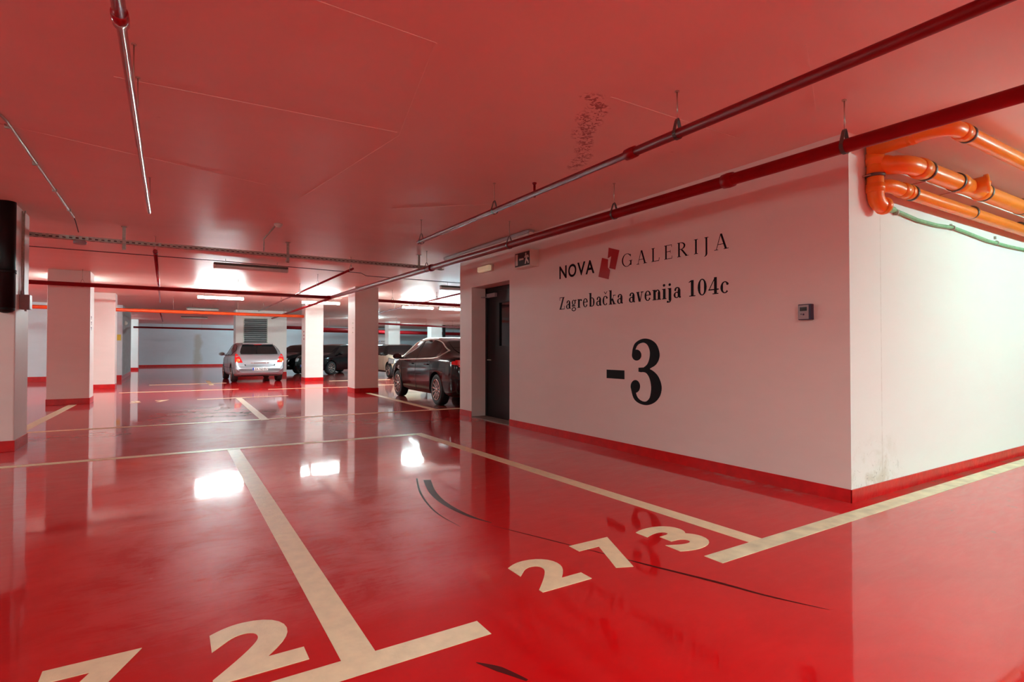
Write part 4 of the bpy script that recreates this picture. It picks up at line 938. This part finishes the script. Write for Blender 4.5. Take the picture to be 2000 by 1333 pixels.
q = s.hit((0, -6, .49), (0, 1, 0), 0); s.plate(-1, (q.y if q else -2.1) - .012, .49)
s.end(-1, [(.56, -.80, .80), (.575, -.80, .80)], 'bumper_crease', 'seam', .003)
MB().box((-.13, -1.57, 1.37), (.13, -1.52, 1.40), .008).build('brake_light', 'redlens', s.t, world=False)
MB().box((-.52, -1.60, 1.385), (.52, -1.25, 1.425), .015).build('roof_spoiler', 'silver', s.t, world=False)
for sx in (-1, 1): s.mirror(sx, .78, 1.02, 'silver'); MB().box((sx * .62 - .03, -2.095, .40), (sx * .62 + .03, -2.08, .52), .004).build('bumper_reflector', 'plate', s.t, world=False)
MB().box((-.62, -2.02, .25), (.62, -1.96, .38), .03).build('lower_bumper', 'darkplast', s.t, world=False)
s.side(-1, [(-1.9, .52), (1.9, .50)], [(-1.9, .535), (1.9, .515)], 'side_crease', 'seam', .002)

# --- black liftback, rear three-quarter, front away from the camera
black_p = dict(
 top=[(-2.35, .62), (-2.31, .80), (-2.22, 1.02), (-1.95, 1.08), (-1.05, 1.42), (-.55, 1.49), (0.1, 1.50), (.55, 1.46), (1.30, 1.10), (1.50, 1.03), (2.0, .90), (2.28, .74), (2.38, .50)],
 belt=[(-2.35, .60), (-2.25, .96), (-1.95, 1.02), (-1.0, 1.02), (0, .985), (1.3, .94), (2.0, .80), (2.3, .66), (2.38, .48)],
 hw=[(-2.35, .70), (-2.28, .82), (-2.05, .90), (-1.4, .94), (0, .925), (1.4, .93), (1.95, .86), (2.25, .70), (2.38, .50)],
 rw=[(-2.35, .66), (-2.1, .78), (-1.6, .74), (-.9, .62), (0, .60), (.55, .60), (1.3, .72), (2.0, .70), (2.38, .44)],
 bot=[(-2.35, .42), (-2.25, .28), (-1.9, .20), (1.9, .18), (2.38, .26)], wr=.335, wy0=-1.37, wy1=1.34, hwmax=.93)
s = Car('liftback_car', 'shiny black car with chrome window line behind the end of the lettered wall', (5.86, 12.30, 0), R(-2.6), 'blackcar', black_p)
for sx in (-1, 1):
    for wy in (-1.37, 1.34): s.wheel(sx, wy, 12)
for sx in (-1, 1):
    s.side(sx, [(-1.62, 1.15), (-1.40, 1.04), (-.6, 1.0), (-.05, .99)], [(-1.62, 1.17), (-1.05, 1.36), (-.5, 1.425), (-.05, 1.43)], 'rear_side_window', 'glass', .006, 22)
    s.side(sx, [(-.01, .985), (.6, .97), (1.18, .955)], [(-.01, 1.43), (.45, 1.38), (1.18, .965)], 'front_side_window', 'glass', .006, 22)
    lw = s.side(sx, [(-1.66, 1.15), (-1.42, 1.03), (-.6, .99), (.6, .96), (1.22, .945)], [(-1.66, 1.175), (-1.05, 1.37), (-.5, 1.435), (.45, 1.39), (1.22, .955)], 'window_surround', 'seam', .002, 34, None, 'trimline', .016)
    s.line([(sx, -.03, 1.43), (sx, -.03, .45), (sx, -.05, .24)], 'door_seam', 'seam', .005); s.line([(sx, 1.0, 1.0), (sx, 1.04, .4), (sx, .98, .24)], 'door_seam', 'seam', .005); s.line([(sx, -.95, .95), (sx, -1.1, .72)], 'door_seam', 'seam', .005)
    s.side(sx, [(-2.27, .88), (-2.13, .90)], [(-2.27, .97), (-2.13, .955)], 'tail_light', 'redlens', .010, 8)
    s.end(-1, [(.84, sx * .50, sx * .78), (.92, sx * .52, sx * .82), (.98, sx * .60, sx * .82)], 'tail_light', 'redlens', .012, 8)
    for hy_ in (-.80, .25):
        p = s.hit((sx * 2, hy_, .87), (-sx, 0, 0), .02)
        if p is not None: MB().box(p - Vector((.012, .10, .014)), p + Vector((.012, .10, .014)), .008).build('door_handle', 'blackcar', s.t, world=False)
    s.mirror(sx, 1.05, 1.03, 'blackcar')
    s.side(sx, [(-1.9, .80), (1.5, .74)], [(-1.9, .806), (1.5, .746)], 'side_crease', 'chrome' if False else 'seam', .003)
    s.side(sx, [(1.9, .66), (2.15, .66)], [(1.9, .80), (2.15, .74)], 'headlight', 'clear', .008, 8)
s.end(-1, [(1.13, -.56, .56), (1.2, -.60, .60), (1.30, -.58, .58), (1.38, -.54, .54)], 'rear_window', 'glass', .008)
q = s.hit((0, -6, .80), (0, 1, 0), 0); s.plate(-1, (q.y if q else -2.3) - .02, .80)
s.end(-1, [(.56, -.74, .74), (.575, -.74, .74)], 'bumper_crease', 'chrome', .006)

# --- small cream hatchback with black roof, nose towards the camera
mini_p = dict(
 top=[(-1.88, .55), (-1.84, .80), (-1.78, 1.0), (-1.60, 1.36), (-1.3, 1.41), (-.2, 1.42), (.40, 1.38), (.85, 1.02), (1.45, .95), (1.72, .80), (1.85, .52)],
 belt=[(-1.88, .54), (-1.8, .93), (-1.3, .96), (0, .94), (.9, .92), (1.45, .86), (1.75, .70), (1.85, .50)],
 hw=[(-1.88, .62), (-1.80, .76), (-1.5, .83), (0, .845), (1.2, .84), (1.6, .77), (1.8, .62), (1.85, .50)],
 rw=[(-1.88, .6), (-1.6, .64), (-.2, .66), (.4, .64), (.85, .70), (1.5, .66), (1.85, .40)],
 bot=[(-1.88, .34), (-1.75, .22), (1.6, .20), (1.85, .26)], wr=.315, wy0=-1.22, wy1=1.24, hwmax=.845)
s = Car('small_car', 'small cream car with black roof and windows, half behind the black car', (7.80 + .84, 22.5 + 1.24, 0), R(180), 'cream', mini_p)
s.bodyob.data.materials.append(M['blackcar']); bi = len(s.bodyob.data.materials) - 1
for pl in s.bodyob.data.polygons:
    if pl.center.z > .95 and pl.center.y < .95: pl.material_index = bi
for sx in (-1, 1):
    for wy in (-1.22, 1.24): s.wheel(sx, wy, 8)
for sx in (-1, 1):
    s.side(sx, [(-1.80, .95), (0, .945), (.90, .93)], [(-1.80, .99), (-1.60, 1.34), (-.2, 1.405), (.40, 1.365), (.90, .99)], 'greenhouse_panel', 'blackcar', .004, 30)
    s.side(sx, [(-1.62, .965), (0, .955), (.84, .935)], [(-1.50, 1.33), (0, 1.36), (.42, 1.33), (.84, .96)][:1] + [(-.2, 1.36), (.38, 1.33), (.84, .95)], 'side_window', 'glass', .006, 24)
    s.end(1, [(.66, sx * .46, sx * .66), (.74, sx * .42, sx * .70), (.82, sx * .44, sx * .70), (.88, sx * .50, sx * .66)], 'headlight', 'clear', .014, 8)
    s.side(sx, [(1.30, .60), (1.66, .60)], [(1.30, .84), (1.66, .78)], 'headlight', 'clear', .008, 10, None, 'seam', .010)
    s.mirror(sx, .70, 1.0, 'darkplast'); s.line([(sx, .62, 1.0), (sx, .66, .4), (sx, .6, .25)], 'door_seam', 'seam'); s.side(sx, [(-1.7, .22), (1.6, .22)], [(-1.7, .30), (1.6, .30)], 'sill_trim', 'darkplast', .010)
s.end(1, [(.97, -.62, .62), (1.1, -.60, .60), (1.25, -.58, .58), (1.36, -.56, .56)], 'windscreen', 'glass', .008)
s.end(1, [(.955, -.79, .79), (1.1, -.76, .76), (1.25, -.70, .70), (1.38, -.65, .65)], 'windscreen_frame', 'blackcar', .003)
s.topray([(-1.62, -.62, .62), (-1.3, -.64, .64), (-.2, -.65, .65), (.38, -.62, .62)], 'roof_panel', 'blackcar', .006)
s.end(1, [(.42, -.45, .45), (.62, -.42, .42)], 'grille', 'seam', .008)

# --- two dark cars beyond the bright pillar
def dark_car(label, x, y, ang, name='parked_car'):
    d = Vector((-math.sin(ang), math.cos(ang), 0)); left = Vector((-d.y, d.x, 0))
    c = Vector((x, y, 0)) - d * 1.35 - left * .86
    k = Car(name, label, c, ang, 'blackcar', silver_dark)
    for sx in (-1, 1):
        for wy in (-1.30, 1.31): k.wheel(sx, wy, 8)
        k.side(sx, [(-1.5, 1.0), (0, .97), (1.0, .945)], [(-1.5, 1.20), (-.3, 1.385), (.3, 1.34), (1.0, .965)], 'side_window', 'glass', .006, 20, None, 'seam', .008)
        k.end(1, [(.62, sx * .44, sx * .66), (.70, sx * .42, sx * .70), (.76, sx * .46, sx * .70)], 'headlight', 'clear', .014, 8)
        k.mirror(sx, .78, 1.0, 'blackcar'); k.line([(sx, .80, 1.0), (sx, .84, .4), (sx, .8, .25)], 'door_seam', 'seam')
    k.end(1, [(1.05, -.62, .62), (1.15, -.60, .60), (1.28, -.58, .58), (1.38, -.54, .54)], 'windscreen', 'glass', .008)
    k.end(1, [(.36, -.40, .40), (.58, -.44, .44)], 'grille', 'seam', .008)
    q = k.hit((0, 6, .45), (0, -1, 0), 0); k.plate(1, (q.y if q else 2.1) + .012, .42, txt='ZG')
    return k
silver_dark = dict(silver_p)
ha = math.atan2(.80, -.60)       # heading towards -x, -y
dark_car('dark car nosing out right of the bright pillar, chrome wheel showing', 6.45, 26.6, ha)
dark_car('dark car glimpsed between the louvred block and the bright pillar', 5.35, 28.35, ha)

# --- raised white car on a ramp far right
ra0 = at(750, 672, 1, 42.0); rx = ra0.x
o = MB(); o.poly([(rx - 3.2, 34.5, 0), (rx + 2.6, 34.5, 0), (rx + 2.6, 43.5, 0), (rx - 3.2, 43.5, 0)]) if False else None
o.box((rx - 2.6, 40.2, 0), (rx + 1.3, 44.7, 1.30))
tag(o.build('raised_platform', 'grime'), 'raised concrete deck far back carrying the white car', 'platform')
white_p = dict(silver_p)
s = Car('parked_car', 'white car on a raised deck seen over the small cream car', (rx - .75, 42.5, 1.30), 0, 'whitecar', white_p)
for sx in (-1, 1):
    for wy in (-1.30, 1.31): s.wheel(sx, wy, 7)
    s.end(-1, [(.72, sx * .57, sx * .80), (.85, sx * .62, sx * .81), (.985, sx * .70, sx * .79)], 'tail_light', 'redlens', .014, 8)
s.end(-1, [(1.02, -.62, .62), (1.2, -.60, .60), (1.36, -.52, .52)], 'rear_window', 'glass', .010, 20)
s.plate(-1, -2.13, .5, .1, txt='ZG')
